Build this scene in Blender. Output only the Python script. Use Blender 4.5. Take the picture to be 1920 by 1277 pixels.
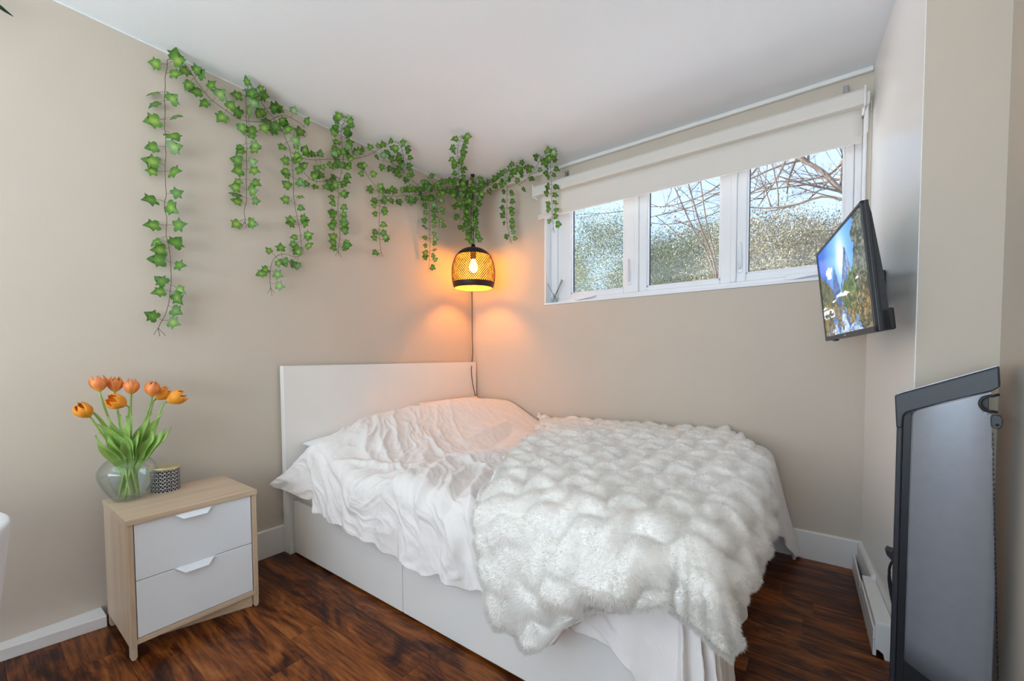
import bpy, bmesh, math, random
import numpy as np
from mathutils import Vector, Matrix

for o in list(bpy.data.objects):
    bpy.data.objects.remove(o)
SC = bpy.context.scene
COL = SC.collection
RNG = random.Random(7)
NR = np.random.default_rng(11)

# ------------------------------------------------------------------ camera
cam_d = bpy.data.cameras.new('camera')
cam = bpy.data.objects.new('camera', cam_d)
COL.objects.link(cam)
F_PX = 769.97
cam_d.sensor_width = 36.0
cam_d.lens = F_PX / 1920.0 * 36.0
cam_d.shift_y = (697.31 - 638.5) / 1920.0
cam_d.clip_start = 0.02
RT = Vector((0.80618427, 0.59164083, -0.00529631))
UP = Vector((-0.01773767, 0.03311537, 0.99929412))
FW = Vector((-0.5913986, 0.80552126, -0.03719142))
CAM = Vector((2.2984, -2.5714, 1.0431))
m = Matrix.Identity(4)
for i in range(3):
    m[i][0], m[i][1], m[i][2], m[i][3] = RT[i], UP[i], -FW[i], CAM[i]
cam.matrix_world = m
SC.camera = cam

# ------------------------------------------------------------------ world / sky
w = bpy.data.worlds.new('world')
SC.world = w
w.use_nodes = True
nt = w.node_tree
nt.nodes.clear()
out = nt.nodes.new('ShaderNodeOutputWorld')
bg = nt.nodes.new('ShaderNodeBackground')
tc = nt.nodes.new('ShaderNodeTexCoord')
sx = nt.nodes.new('ShaderNodeSeparateXYZ')
cr = nt.nodes.new('ShaderNodeValToRGB')
nt.links.new(tc.outputs['Generated'], sx.inputs[0])
nt.links.new(sx.outputs['Z'], cr.inputs[0])
cr.color_ramp.elements[0].position = 0.0
cr.color_ramp.elements[0].color = (0.40, 0.54, 0.74, 1)
cr.color_ramp.elements[1].position = 0.75
cr.color_ramp.elements[1].color = (0.29, 0.46, 0.74, 1)
nt.links.new(cr.outputs[0], bg.inputs[0])
bg.inputs[1].default_value = 2.2
nt.links.new(bg.outputs[0], out.inputs[0])

# sun: stands to the left of the house, lights the trees outside
sd = bpy.data.lights.new('sun', 'SUN')
sd.energy = 24.0
sd.angle = math.radians(1.5)
sd.color = (1.0, 0.94, 0.85)
sun = bpy.data.objects.new('sun', sd)
COL.objects.link(sun)
sun.rotation_euler = Vector((0.80, 0.22, -0.62)).to_track_quat('-Z', 'Y').to_euler()

def area(name, loc, target, sx_, sy_, power, color=(1, 1, 1), portal=False):
    d = bpy.data.lights.new(name, 'AREA')
    d.shape = 'RECTANGLE'
    d.size, d.size_y = sx_, sy_
    d.energy = power
    d.color = color
    o = bpy.data.objects.new(name, d)
    COL.objects.link(o)
    o.location = loc
    o.rotation_euler = (Vector(target) - Vector(loc)).to_track_quat('-Z', 'Y').to_euler()
    if portal:
        d.cycles.is_portal = True
    return o

# fill light added in an unseen rear opening, tipped up to bounce off ceiling
area('rear_fill', (1.35, -4.58, 1.25), (1.35, 0, 9.0), 2.3, 1.9, 66, (0.84, 0.97, 1.0))
# portal that samples the sky through the bedroom window
area('window_portal', (1.6, 0.20, 1.78), (1.6, -1, 1.78), 1.78, 0.76, 1, portal=True)

SC.view_settings.view_transform = 'Standard'
SC.view_settings.look = 'None'
SC.view_settings.gamma = 1.0
SC.view_settings.use_curve_mapping = False
SC.view_settings.exposure = 0.2
SC.cycles.max_bounces = 8
SC.cycles.diffuse_bounces = 5
SC.cycles.transparent_max_bounces = 16

# ------------------------------------------------------------------ materials
def new_mat(name):
    mt = bpy.data.materials.new(name)
    mt.use_nodes = True
    n = mt.node_tree
    return mt, n, n.nodes['Principled BSDF']

def lin(c):
    return tuple(((x / 255.0) / 12.92 if x / 255.0 <= 0.04045 else ((x / 255.0 + 0.055) / 1.055) ** 2.4) for x in c) + (1.0,)

def plain(name, rgb, rough=0.5, metal=0.0, noise=0.04, scale=30.0, bump=0.0, bscale=200.0, spec=0.5, sheen=0.0):
    """base colour with a little procedural variation and optional fine relief"""
    mt, n, b = new_mat(name)
    c = lin(rgb)
    b.inputs['Roughness'].default_value = rough
    b.inputs['Metallic'].default_value = metal
    b.inputs['Specular IOR Level'].default_value = spec
    if sheen:
        b.inputs['Sheen Weight'].default_value = sheen
    g = n.nodes.new('ShaderNodeNewGeometry')
    t = n.nodes.new('ShaderNodeTexNoise')
    t.inputs['Scale'].default_value = scale
    t.inputs['Detail'].default_value = 3
    n.links.new(g.outputs['Position'], t.inputs['Vector'])
    r = n.nodes.new('ShaderNodeValToRGB')
    r.color_ramp.elements[0].position = 0.3
    r.color_ramp.elements[1].position = 0.7
    r.color_ramp.elements[0].color = tuple(max(0, x * (1 - noise)) for x in c[:3]) + (1,)
    r.color_ramp.elements[1].color = tuple(min(1, x * (1 + noise)) for x in c[:3]) + (1,)
    n.links.new(t.outputs['Fac'], r.inputs['Fac'])
    n.links.new(r.outputs['Color'], b.inputs['Base Color'])
    if bump:
        t2 = n.nodes.new('ShaderNodeTexNoise')
        t2.inputs['Scale'].default_value = bscale
        t2.inputs['Detail'].default_value = 4
        n.links.new(g.outputs['Position'], t2.inputs['Vector'])
        bp = n.nodes.new('ShaderNodeBump')
        bp.inputs['Strength'].default_value = bump
        bp.inputs['Distance'].default_value = 0.002
        n.links.new(t2.outputs['Fac'], bp.inputs['Height'])
        n.links.new(bp.outputs['Normal'], b.inputs['Normal'])
    return mt

def wood(name, stops, axis, fine=90.0, coarse=6.0, stretch=14.0, rough=0.4, distort=0.6, bump=0.1, per_object=True, blot=0.5, tone=0.0):
    """long grain along axis (0=x,1=y,2=z); stops = list of (pos, rgb)"""
    mt, n, b = new_mat(name)
    L = n.links
    g = n.nodes.new('ShaderNodeNewGeometry')
    vec = g.outputs['Position']
    oi = n.nodes.new('ShaderNodeObjectInfo')
    if per_object:
        mul = n.nodes.new('ShaderNodeVectorMath')
        mul.operation = 'SCALE'
        mul.inputs[0].default_value = (37.0, 11.0, 5.0)
        L.new(oi.outputs['Random'], mul.inputs['Scale'])
        ad = n.nodes.new('ShaderNodeVectorMath')
        L.new(vec, ad.inputs[0])
        L.new(mul.outputs[0], ad.inputs[1])
        vec = ad.outputs[0]
    def noise(scale, st, detail, dist):
        mp = n.nodes.new('ShaderNodeMapping')
        s = [scale, scale, scale]
        s[axis] = scale / st
        mp.inputs['Scale'].default_value = s
        L.new(vec, mp.inputs['Vector'])
        t = n.nodes.new('ShaderNodeTexNoise')
        t.inputs['Scale'].default_value = 1.0
        t.inputs['Detail'].default_value = detail
        t.inputs['Roughness'].default_value = 0.62
        t.inputs['Distortion'].default_value = dist
        L.new(mp.outputs[0], t.inputs['Vector'])
        return t.outputs['Fac']
    a = noise(fine, stretch * 1.6, 4, 0.2)
    c = noise(coarse, stretch * 0.35, 5, distort)
    mx = n.nodes.new('ShaderNodeMix')
    mx.data_type = 'FLOAT'
    mx.inputs[0].default_value = blot
    L.new(a, mx.inputs[2])
    L.new(c, mx.inputs[3])
    val = mx.outputs[0]
    if tone:
        ma = n.nodes.new('ShaderNodeMath')
        ma.operation = 'MULTIPLY_ADD'
        L.new(oi.outputs['Random'], ma.inputs[0])
        ma.inputs[1].default_value = tone
        ma.inputs[2].default_value = -tone / 2
        m2 = n.nodes.new('ShaderNodeMath')
        L.new(val, m2.inputs[0])
        L.new(ma.outputs[0], m2.inputs[1])
        val = m2.outputs[0]
    r = n.nodes.new('ShaderNodeValToRGB')
    els = r.color_ramp.elements
    els[0].position, els[0].color = stops[0][0], lin(stops[0][1])
    els[1].position, els[1].color = stops[-1][0], lin(stops[-1][1])
    for p, col in stops[1:-1]:
        e = els.new(p)
        e.color = lin(col)
    L.new(val, r.inputs['Fac'])
    L.new(r.outputs[0], b.inputs['Base Color'])
    b.inputs['Roughness'].default_value = rough
    if bump:
        bp = n.nodes.new('ShaderNodeBump')
        bp.inputs['Strength'].default_value = bump
        bp.inputs['Distance'].default_value = 0.001
        L.new(a, bp.inputs['Height'])
        L.new(bp.outputs[0], b.inputs['Normal'])
    return mt

M = {}
M['wall'] = plain('wall_paint', (206, 195, 181), 0.75, noise=0.015, scale=3, bump=0.12, bscale=260)
M['wall_white'] = plain('white_wall_paint', (248, 247, 245), 0.32, noise=0.01, scale=3, bump=0.06, bscale=60, spec=0.8)
M['ceiling'] = plain('ceiling_paint', (238, 242, 247), 0.8, noise=0.01, scale=2, bump=0.15, bscale=200)
M['trim'] = plain('trim_paint', (236, 234, 231), 0.4, noise=0.01, scale=4)
M['subfloor'] = plain('dark_underlay', (26, 12, 7), 0.8)
M['floor'] = wood('floor_wood', [(0.36, (26, 10, 6)), (0.45, (70, 30, 12)), (0.52, (112, 58, 22)), (0.60, (142, 80, 34)), (0.70, (168, 106, 52))],
                  0, fine=105, coarse=7.5, stretch=10, rough=0.36, distort=2.4, bump=0.12, blot=0.60, tone=0.06)
M['floor'].node_tree.nodes['Principled BSDF'].inputs['Specular IOR Level'].default_value = 0.28
M['oak'] = wood('light_oak', [(0.25, (176, 152, 126)), (0.5, (205, 183, 157)), (0.75, (222, 203, 180))], 1, fine=160, coarse=10, stretch=24, rough=0.5, distort=0.3, bump=0.08, blot=0.5)
M['oak_v'] = wood('light_oak_upright', [(0.25, (176, 152, 126)), (0.5, (205, 183, 157)), (0.75, (222, 203, 180))], 2, fine=160, coarse=10, stretch=24, rough=0.5, distort=0.3, bump=0.08, blot=0.5)
M['lacquer'] = plain('white_lacquer', (236, 243, 250), 0.28, noise=0.01, scale=4)
M['bed_white'] = plain('white_foil', (240, 238, 234), 0.35, noise=0.012, scale=5)
M['pvc'] = plain('white_vinyl', (240, 242, 246), 0.3, noise=0.01, scale=5)
M['blind'] = plain('blind_fabric', (226, 221, 214), 0.8, noise=0.03, scale=400, bump=0.15, bscale=900)
M['blind_case'] = plain('blind_fabric_case', (222, 218, 211), 0.7, noise=0.03, scale=400, bump=0.1, bscale=900)
M['black'] = plain('black_plastic', (28, 29, 33), 0.42, noise=0.1, scale=60, bump=0.08, bscale=900)
M['charcoal'] = plain('charcoal_plastic', (47, 49, 55), 0.38, noise=0.06, scale=60, bump=0.08, bscale=900)
M['grey_metal'] = plain('grey_satin_plastic', (142, 145, 152), 0.32, metal=0.30, noise=0.03, scale=40)
M['deck'] = plain('deck_painted_reflection', (206, 212, 220), 0.2, noise=0.02)  # window reflection on black gloss, painted in as a pale colour
M['steel'] = plain('steel', (190, 190, 192), 0.3, metal=0.9, noise=0.03)
M['brass'] = plain('brass_lid', (222, 208, 168), 0.3, metal=0.7, noise=0.05)
M['bronze'] = plain('dark_bronze', (54, 40, 36), 0.45, metal=0.35, noise=0.08)
M['cream_in'] = plain('gold_enamel', (196, 168, 124), 0.6, noise=0.01)
M['cord'] = plain('black_cord', (24, 20, 18), 0.6)
M['cotton'] = plain('white_cotton', (238, 233, 230), 0.85, noise=0.012, scale=20, bump=0.10, bscale=500, sheen=0.15)
M['sheet'] = plain('white_sheet', (240, 240, 242), 0.85, noise=0.01, bump=0.1, bscale=600)
M['peach'] = plain('peach_cotton', (240, 214, 196), 0.85, noise=0.02, bump=0.1, bscale=600)
M['fur'] = plain('white_fur', (249, 246, 242), 0.9, noise=0.01, scale=30)
def half_translucent(mt, col, f):
    n = mt.node_tree
    b = n.nodes['Principled BSDF']
    tr = n.nodes.new('ShaderNodeBsdfTranslucent')
    tr.inputs[0].default_value = col
    mx = n.nodes.new('ShaderNodeMixShader')
    mx.inputs[0].default_value = f
    n.links.new(b.outputs[0], mx.inputs[1])
    n.links.new(tr.outputs[0], mx.inputs[2])
    n.links.new(mx.outputs[0], n.nodes['Material Output'].inputs['Surface'])
half_translucent(M['fur'], (0.94, 0.93, 0.91, 1), 0.5)
M['fur_base'] = plain('white_fur_backing', (247, 244, 240), 0.9, noise=0.03, scale=60, bump=0.4, bscale=400)
M['chair_white'] = plain('white_upholstery', (236, 238, 242), 0.8, noise=0.02, scale=80, bump=0.1, bscale=700)
M['stem'] = plain('vine_stem', (92, 84, 62), 0.6, noise=0.15, scale=60)
M['tulip_stem'] = plain('tulip_stem', (152, 182, 98), 0.45, noise=0.12, scale=40)
M['ground'] = plain('old_snow', (236, 236, 240), 0.9, noise=0.2, scale=6)
M['bark'] = plain('grey_bark', (106, 92, 84), 0.85, noise=0.2, scale=30, bump=0.4, bscale=60)
M['twig'] = plain('brown_twig', (92, 74, 64), 0.85, noise=0.15, scale=30)

def leaf_mat(name, dark, mid, light, rough=0.35, freq=9.0, trans=0.15):
    mt, n, b = new_mat(name)
    L = n.links
    tc_ = n.nodes.new('ShaderNodeTexCoord')
    oi = n.nodes.new('ShaderNodeObjectInfo')
    ln = n.nodes.new('ShaderNodeVectorMath')
    ln.operation = 'LENGTH'
    L.new(tc_.outputs['Object'], ln.inputs[0])
    t = n.nodes.new('ShaderNodeTexNoise')
    t.inputs['Scale'].default_value = freq
    t.inputs['Detail'].default_value = 3
    L.new(tc_.outputs['Object'], t.inputs['Vector'])
    ad = n.nodes.new('ShaderNodeMath')
    ad.operation = 'MULTIPLY_ADD'
    L.new(t.outputs['Fac'], ad.inputs[0])
    ad.inputs[1].default_value = 0.5
    L.new(ln.outputs['Value'], ad.inputs[2])
    a2 = n.nodes.new('ShaderNodeMath')
    a2.operation = 'MULTIPLY_ADD'
    L.new(oi.outputs['Random'], a2.inputs[0])
    a2.inputs[1].default_value = 0.25
    L.new(ad.outputs[0], a2.inputs[2])
    r = n.nodes.new('ShaderNodeValToRGB')
    e = r.color_ramp.elements
    e[0].position, e[0].color = 0.25, lin(light)
    e[1].position, e[1].color = 1.05 if False else 1.0, lin(dark)
    k = e.new(0.6)
    k.color = lin(mid)
    L.new(a2.outputs[0], r.inputs['Fac'])
    L.new(r.outputs[0], b.inputs['Base Color'])
    b.inputs['Roughness'].default_value = rough
    tr = n.nodes.new('ShaderNodeBsdfTranslucent')
    L.new(r.outputs[0], tr.inputs['Color'])
    mx = n.nodes.new('ShaderNodeMixShader')
    mx.inputs[0].default_value = trans
    L.new(b.outputs[0], mx.inputs[1])
    L.new(tr.outputs[0], mx.inputs[2])
    L.new(mx.outputs[0], n.nodes['Material Output'].inputs['Surface'])
    return mt
M['ivy'] = leaf_mat('ivy_leaf', (66, 112, 48), (104, 150, 58), (176, 200, 92), trans=0.25)
M['tulip_leaf'] = leaf_mat('tulip_leaf', (166, 204, 112), (150, 190, 100), (150, 190, 100), freq=30, rough=0.45, trans=0.3)
M['dark_leaf'] = leaf_mat('dark_leaf', (24, 56, 30), (34, 70, 36), (50, 88, 44))

def foliage_mat(name, a, b_):
    mt, n, b = new_mat(name)
    L = n.links
    g = n.nodes.new('ShaderNodeNewGeometry')
    t = n.nodes.new('ShaderNodeTexNoise')
    t.inputs['Scale'].default_value = 2.2
    t.inputs['Detail'].default_value = 6
    t.inputs['Roughness'].default_value = 0.8
    L.new(g.outputs['Position'], t.inputs['Vector'])
    r = n.nodes.new('ShaderNodeValToRGB')
    r.color_ramp.elements[0].position = 0.35
    r.color_ramp.elements[0].color = lin(a)
    r.color_ramp.elements[1].position = 0.65
    r.color_ramp.elements[1].color = lin(b_)
    L.new(t.outputs['Fac'], r.inputs['Fac'])
    L.new(r.outputs[0], b.inputs['Base Color'])
    b.inputs['Roughness'].default_value = 0.55
    return mt
M['cedar'] = foliage_mat('cedar_foliage', (86, 92, 66), (124, 126, 94))
M['brush'] = foliage_mat('dry_brush_foliage', (102, 94, 72), (136, 126, 98))

def glass_mat(name, tint=(1, 1, 1), gloss=0.06, power=4.0, edge=0.55):
    mt = bpy.data.materials.new(name)
    mt.use_nodes = True
    n = mt.node_tree
    n.nodes.clear()
    o = n.nodes.new('ShaderNodeOutputMaterial')
    tr = n.nodes.new('ShaderNodeBsdfTransparent')
    tr.inputs[0].default_value = tint + (1,)
    gl = n.nodes.new('ShaderNodeBsdfGlossy')
    gl.inputs['Roughness'].default_value = 0.02
    lw = n.nodes.new('ShaderNodeLayerWeight')
    lw.inputs['Blend'].default_value = 0.5
    pw = n.nodes.new('ShaderNodeMath')
    pw.operation = 'POWER'
    pw.inputs[1].default_value = power
    fr = n.nodes.new('ShaderNodeMath')
    fr.operation = 'MULTIPLY_ADD'
    fr.inputs[1].default_value = edge
    fr.inputs[2].default_value = gloss * 0.6
    n.links.new(lw.outputs['Facing'], pw.inputs[0])
    n.links.new(pw.outputs[0], fr.inputs[0])
    mx = n.nodes.new('ShaderNodeMixShader')
    n.links.new(fr.outputs[0], mx.inputs[0])
    n.links.new(tr.outputs[0], mx.inputs[1])
    n.links.new(gl.outputs[0], mx.inputs[2])
    n.links.new(mx.outputs[0], o.inputs[0])
    return mt
M['pane'] = glass_mat('window_glass', (0.96, 0.98, 0.98))
M['vase_glass'] = glass_mat('vase_glass', (0.965, 0.985, 0.98), 0.08, 2.6, 0.6)
M['water'] = glass_mat('vase_water', (0.955, 0.985, 0.98), 0.06)
M['bottle'] = glass_mat('clear_bottle_glass', (0.9, 0.94, 0.94))

def vcol_mat(name, emit=0.0, rough=0.5):
    mt, n, b = new_mat(name)
    a = n.nodes.new('ShaderNodeVertexColor')
    a.layer_name = 'Col'
    if emit:
        b.inputs['Base Color'].default_value = (0.01, 0.01, 0.01, 1)
        n.links.new(a.outputs[0], b.inputs['Emission Color'])
        b.inputs['Emission Strength'].default_value = emit
    else:
        n.links.new(a.outputs[0], b.inputs['Base Color'])
    b.inputs['Roughness'].default_value = rough
    return mt
M['screen'] = vcol_mat('tv_screen_image', 1.0, 0.2)
M['print'] = vcol_mat('black_white_print', 0, 0.5)
M['tulip'] = vcol_mat('tulip_petal', 0, 0.5)
bl, bn, bb = new_mat('bulb_glow')
bb.inputs['Emission Color'].default_value = (1.0, 0.34, 0.03, 1)
bb.inputs['Emission Strength'].default_value = 290
M['bulb'] = bl

# ------------------------------------------------------------------ helpers
def mesh_np(name, verts, faces, smooth=False):
    me = bpy.data.meshes.new(name)
    if isinstance(verts, np.ndarray):
        verts = verts.tolist()
    if isinstance(faces, np.ndarray):
        faces = faces.tolist()
    me.from_pydata(verts, [], faces)
    if smooth:
        me.polygons.foreach_set('use_smooth', [True] * len(me.polygons))
    me.update()
    return me

def link(name, me, mat=None, parent=None, **props):
    o = bpy.data.objects.new(name, me)
    COL.objects.link(o)
    if mat is not None and me is not None and len(me.materials) == 0:
        me.materials.append(M[mat] if isinstance(mat, str) else mat)
    if parent is not None:
        o.parent = parent
        o.matrix_parent_inverse = parent_inv(parent)
    for k, v in props.items():
        o[k] = v
    return o

def parent_inv(p):
    # all meshes are authored in world space unless they carry a basis of their own
    mtx = world_of(p)
    return mtx.inverted()

def world_of(o):
    mtx = o.matrix_basis.copy()
    if o.parent is not None:
        mtx = world_of(o.parent) @ o.matrix_parent_inverse @ mtx
    return mtx

def thing(name, loc, label, cat, group=None, rz=0.0):
    o = bpy.data.objects.new(name, None)
    COL.objects.link(o)
    o.empty_display_size = 0.05
    o.location = loc
    o.rotation_euler = (0, 0, rz)
    o['label'] = label
    o['category'] = cat
    if group:
        o['group'] = group
    return o

def bm_box(bm, x0, x1, y0, y1, z0, z1):
    vs = [bm.verts.new(p) for p in ((x0, y0, z0), (x1, y0, z0), (x1, y1, z0), (x0, y1, z0), (x0, y0, z1), (x1, y0, z1), (x1, y1, z1), (x0, y1, z1))]
    fs = [bm.faces.new([vs[i] for i in f]) for f in ((0, 3, 2, 1), (4, 5, 6, 7), (0, 1, 5, 4), (1, 2, 6, 5), (2, 3, 7, 6), (3, 0, 4, 7))]
    return vs, fs

def bm_mesh(name, bm, smooth=False):
    bmesh.ops.recalc_face_normals(bm, faces=bm.faces)
    me = bpy.data.meshes.new(name)
    bm.to_mesh(me)
    bm.free()
    if smooth:
        me.polygons.foreach_set('use_smooth', [True] * len(me.polygons))
    return me

def box_me(name, x0, x1, y0, y1, z0, z1, bev=0.002, seg=2):
    bm = bmesh.new()
    bm_box(bm, min(x0, x1), max(x0, x1), min(y0, y1), max(y0, y1), min(z0, z1), max(z0, z1))
    if bev:
        bmesh.ops.bevel(bm, geom=list(bm.edges), offset=bev, segments=seg, profile=0.5, affect='EDGES')
    return bm_mesh(name, bm)

def box(name, x0, x1, y0, y1, z0, z1, mat, parent=None, bev=0.002, **props):
    return link(name, box_me(name, x0, x1, y0, y1, z0, z1, bev), mat, parent, **props)

def prism_me(name, poly, z0, z1, bev=0.0, axes='xy', smooth=False):
    """extrude a 2-D polygon; axes gives which world axes its coordinates are, z0/z1 along the third"""
    bm = bmesh.new()
    def P(a, b, c):
        return {'xy': (a, b, c), 'xz': (a, c, b), 'yz': (c, a, b)}[axes]
    v0 = [bm.verts.new(P(a, b, z0)) for a, b in poly]
    v1 = [bm.verts.new(P(a, b, z1)) for a, b in poly]
    n = len(poly)
    bm.faces.new(v0)
    bm.faces.new(v1[::-1])
    for i in range(n):
        bm.faces.new((v0[i], v0[(i + 1) % n], v1[(i + 1) % n], v1[i]))
    bmesh.ops.recalc_face_normals(bm, faces=bm.faces)
    if bev:
        bmesh.ops.bevel(bm, geom=list(bm.edges), offset=bev, segments=2, profile=0.5, affect='EDGES')
    return bm_mesh(name, bm, smooth)

def smooth_path(pts, n):
    """Catmull-Rom through pts, n points"""
    P = np.array(pts, float)
    if len(P) == 2:
        t = np.linspace(0, 1, n)[:, None]
        return P[0] * (1 - t) + P[1] * t
    E = np.vstack([2 * P[0] - P[1], P, 2 * P[-1] - P[-2]])
    seg = np.linalg.norm(np.diff(P, axis=0), axis=1)
    cum = np.r_[0, np.cumsum(seg)]
    outp = []
    for s in np.linspace(0, cum[-1] * 0.99999, n):
        i = min(len(seg) - 1, int(np.searchsorted(cum, s, side='right') - 1))
        t = (s - cum[i]) / max(seg[i], 1e-9)
        a, b, c, d = E[i], E[i + 1], E[i + 2], E[i + 3]
        outp.append(0.5 * ((2 * b) + (-a + c) * t + (2 * a - 5 * b + 4 * c - d) * t * t + (-a + 3 * b - 3 * c + d) * t ** 3))
    return np.array(outp)

def tube_geo(path, radii, sides=6):
    path = np.asarray(path, float)
    n = len(path)
    radii = np.broadcast_to(np.asarray(radii, float), (n,))
    T = np.gradient(path, axis=0)
    T /= np.linalg.norm(T, axis=1)[:, None] + 1e-12
    up = np.array([0, 0, 1.0]) if abs(T[0][2]) < 0.9 else np.array([1.0, 0, 0])
    verts, faces = [], []
    nrm = np.cross(T[0], up)
    nrm /= np.linalg.norm(nrm)
    for i in range(n):
        nrm = nrm - T[i] * (nrm @ T[i])
        nrm /= np.linalg.norm(nrm) + 1e-12
        bi = np.cross(T[i], nrm)
        for k in range(sides):
            a = 2 * math.pi * k / sides
            verts.append(path[i] + radii[i] * (math.cos(a) * nrm + math.sin(a) * bi))
    for i in range(n - 1):
        for k in range(sides):
            k2 = (k + 1) % sides
            faces.append((i * sides + k, i * sides + k2, (i + 1) * sides + k2, (i + 1) * sides + k))
    faces.append(tuple(range(sides))[::-1])
    faces.append(tuple((n - 1) * sides + k for k in range(sides)))
    return [tuple(v) for v in verts], faces

def tubes_me(name, items, smooth=True):
    V, Fc = [], []
    for path, rad, sides in items:
        v, f = tube_geo(path, rad, sides)
        o = len(V)
        V += v
        Fc += [tuple(i + o for i in ff) for ff in f]
    return mesh_np(name, V, Fc, smooth)

def lathe_me(name, prof, seg=48, center=(0, 0), smooth=True, close=False):
    V, Fc = [], []
    for r, z in prof:
        for k in range(seg):
            a = 2 * math.pi * k / seg
            V.append((center[0] + r * math.cos(a), center[1] + r * math.sin(a), z))
    n = len(prof)
    for i in range(n - 1):
        for k in range(seg):
            k2 = (k + 1) % seg
            Fc.append((i * seg + k, i * seg + k2, (i + 1) * seg + k2, (i + 1) * seg + k))
    return mesh_np(name, V, Fc, smooth)

def value_noise(x, y, seed=0):
    xi = np.floor(x).astype(int)
    yi = np.floor(y).astype(int)
    fx, fy = x - xi, y - yi
    fx = fx * fx * fx * (fx * (fx * 6 - 15) + 10)
    fy = fy * fy * fy * (fy * (fy * 6 - 15) + 10)
    def h(a, b):
        n = (a * 374761393 + b * 668265263 + seed * 974634301) & 0xffffffff
        n = ((n ^ (n >> 13)) * 1274126177) & 0xffffffff
        return ((n ^ (n >> 16)) & 0xffff) / 65535.0 * 2 - 1
    a, b, c, d = h(xi, yi), h(xi + 1, yi), h(xi, yi + 1), h(xi + 1, yi + 1)
    return (a * (1 - fx) + b * fx) * (1 - fy) + (c * (1 - fx) + d * fx) * fy

def fbm(x, y, oct=4, seed=0, gain=0.5):
    s, a, f = 0, 1.0, 1.0
    for i in range(oct):
        s = s + a * value_noise(x * f + 17.3 * i, y * f - 9.1 * i, seed + i)
        a *= gain
        f *= 2.03
    return s

# ================================================================== STRUCTURE
H = 2.376
W = 2.50
YB = -4.65          # wall behind the camera
XR = 2.715          # wall right of the camera
ST = dict(kind='structure')

# floor: underlay and planks
floor = link('floor', box_me('floor', -0.05, 3.0, YB - 0.05, 0.05, -0.10, -0.012, 0), 'subfloor', None, **ST)
PW = 0.127
row, y = 0, 0.04
while y > YB:
    x = -0.06 - RNG.random() * 0.9
    while x < 2.95:
        ln_ = RNG.choice([0.62, 0.9, 1.2, 1.2])
        x1 = x + ln_
        a, b = max(x, -0.05), min(x1, 2.95)
        if b - a > 0.02:
            box('plank', a + 0.0002, b - 0.0002, y - PW + 0.0002, y - 0.0002, -0.012, 0.0, 'floor', floor, 0.0006)
        x = x1
    y -= PW
    row += 1

# left wall, ceiling
box('wall_left', -0.12, 0.0, YB - 0.1, 0.35, -0.1, H + 0.05, 'wall', None, 0, **ST)
box('ceiling', -0.12, 3.1, YB - 0.1, 0.35, H, H + 0.12, 'ceiling', None, 0, **ST)

def holed_wall(name, x0, x1, z0, z1, hx0, hx1, hz0, hz1, y0, y1, mat):
    bm = bmesh.new()
    xs, zs = [x0, hx0, hx1, x1], [z0, hz0, hz1, z1]
    g = {}
    for yi, yy in enumerate((y0, y1)):
        for i in range(4):
            for j in range(4):
                g[yi, i, j] = bm.verts.new((xs[i], yy, zs[j]))
    for i in range(3):
        for j in range(3):
            if i == 1 and j == 1:
                continue
            bm.faces.new((g[0, i, j], g[0, i + 1, j], g[0, i + 1, j + 1], g[0, i, j + 1]))
            bm.faces.new((g[1, i, j], g[1, i, j + 1], g[1, i + 1, j + 1], g[1, i + 1, j]))
    for (a, b) in (((1, 1), (2, 1)), ((2, 1), (2, 2)), ((2, 2), (1, 2)), ((1, 2), (1, 1)), ((0, 0), (3, 0)), ((3, 0), (3, 3)), ((3, 3), (0, 3)), ((0, 3), (0, 0))):
        bm.faces.new((g[0, a[0], a[1]], g[1, a[0], a[1]], g[1, b[0], b[1]], g[0, b[0], b[1]]))
    return link(name, bm_mesh(name, bm), mat, None, **ST)

WX0, WX1, WZ0, WZ1 = 0.708, 2.484, 1.414, 2.19
holed_wall('wall_back', -0.12, 2.72, -0.1, H + 0.05, WX0, WX1, WZ0, WZ1, 0.0, 0.30, 'wall')
holed_wall('wall_front', -0.12, 3.1, -0.1, H + 0.05, 0.15, 2.55, 0.25, 2.25, YB - 0.1, YB, 'wall')  # unseen rear opening, added to let sky light fill the room

# white right wall with its corner, the return that faces the camera, and the wall beside the camera
link('wall_right', prism_me('wall_right', [(2.50, 0.0), (2.545, -0.85), (2.62, -0.85), (2.62, 0.0)], -0.1, H + 0.05), 'wall_white', None, **ST)
box('wall_return', 2.547, 3.1, -0.852, -0.70, -0.1, H + 0.05, 'wall', None, 0, **ST)
box('wall_side', XR, XR + 0.12, YB, -0.852, -0.1, H + 0.05, 'wall', None, 0, **ST)

# baseboards
def baseboard(name, poly_fn, a, b, h=0.143, t=0.016):
    prof = [(0, 0), (t, 0), (t, h - 0.006), (t - 0.006, h), (0, h)]
    bm = bmesh.new()
    v0 = [bm.verts.new(poly_fn(a, d, z)) for d, z in prof]
    v1 = [bm.verts.new(poly_fn(b, d, z)) for d, z in prof]
    n = len(prof)
    bm.faces.new(v0)
    bm.faces.new(v1[::-1])
    for i in range(n):
        bm.faces.new((v0[i], v0[(i + 1) % n], v1[(i + 1) % n], v1[i]))
    return link(name, bm_mesh(name, bm), 'trim', None, **ST)
baseboard('baseboard_back', lambda s, d, z: (s, -d, z), 0.0, 2.50)
baseboard('baseboard_left', lambda s, d, z: (d, s, z), -2.20, -0.016)
baseboard('baseboard_right', lambda s, d, z: (2.50 - s * 0.053 - d, s, z), -0.37, -0.016)
baseboard('baseboard_return', lambda s, d, z: (s, -0.852 - d, z), 2.55, 2.712)
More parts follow.
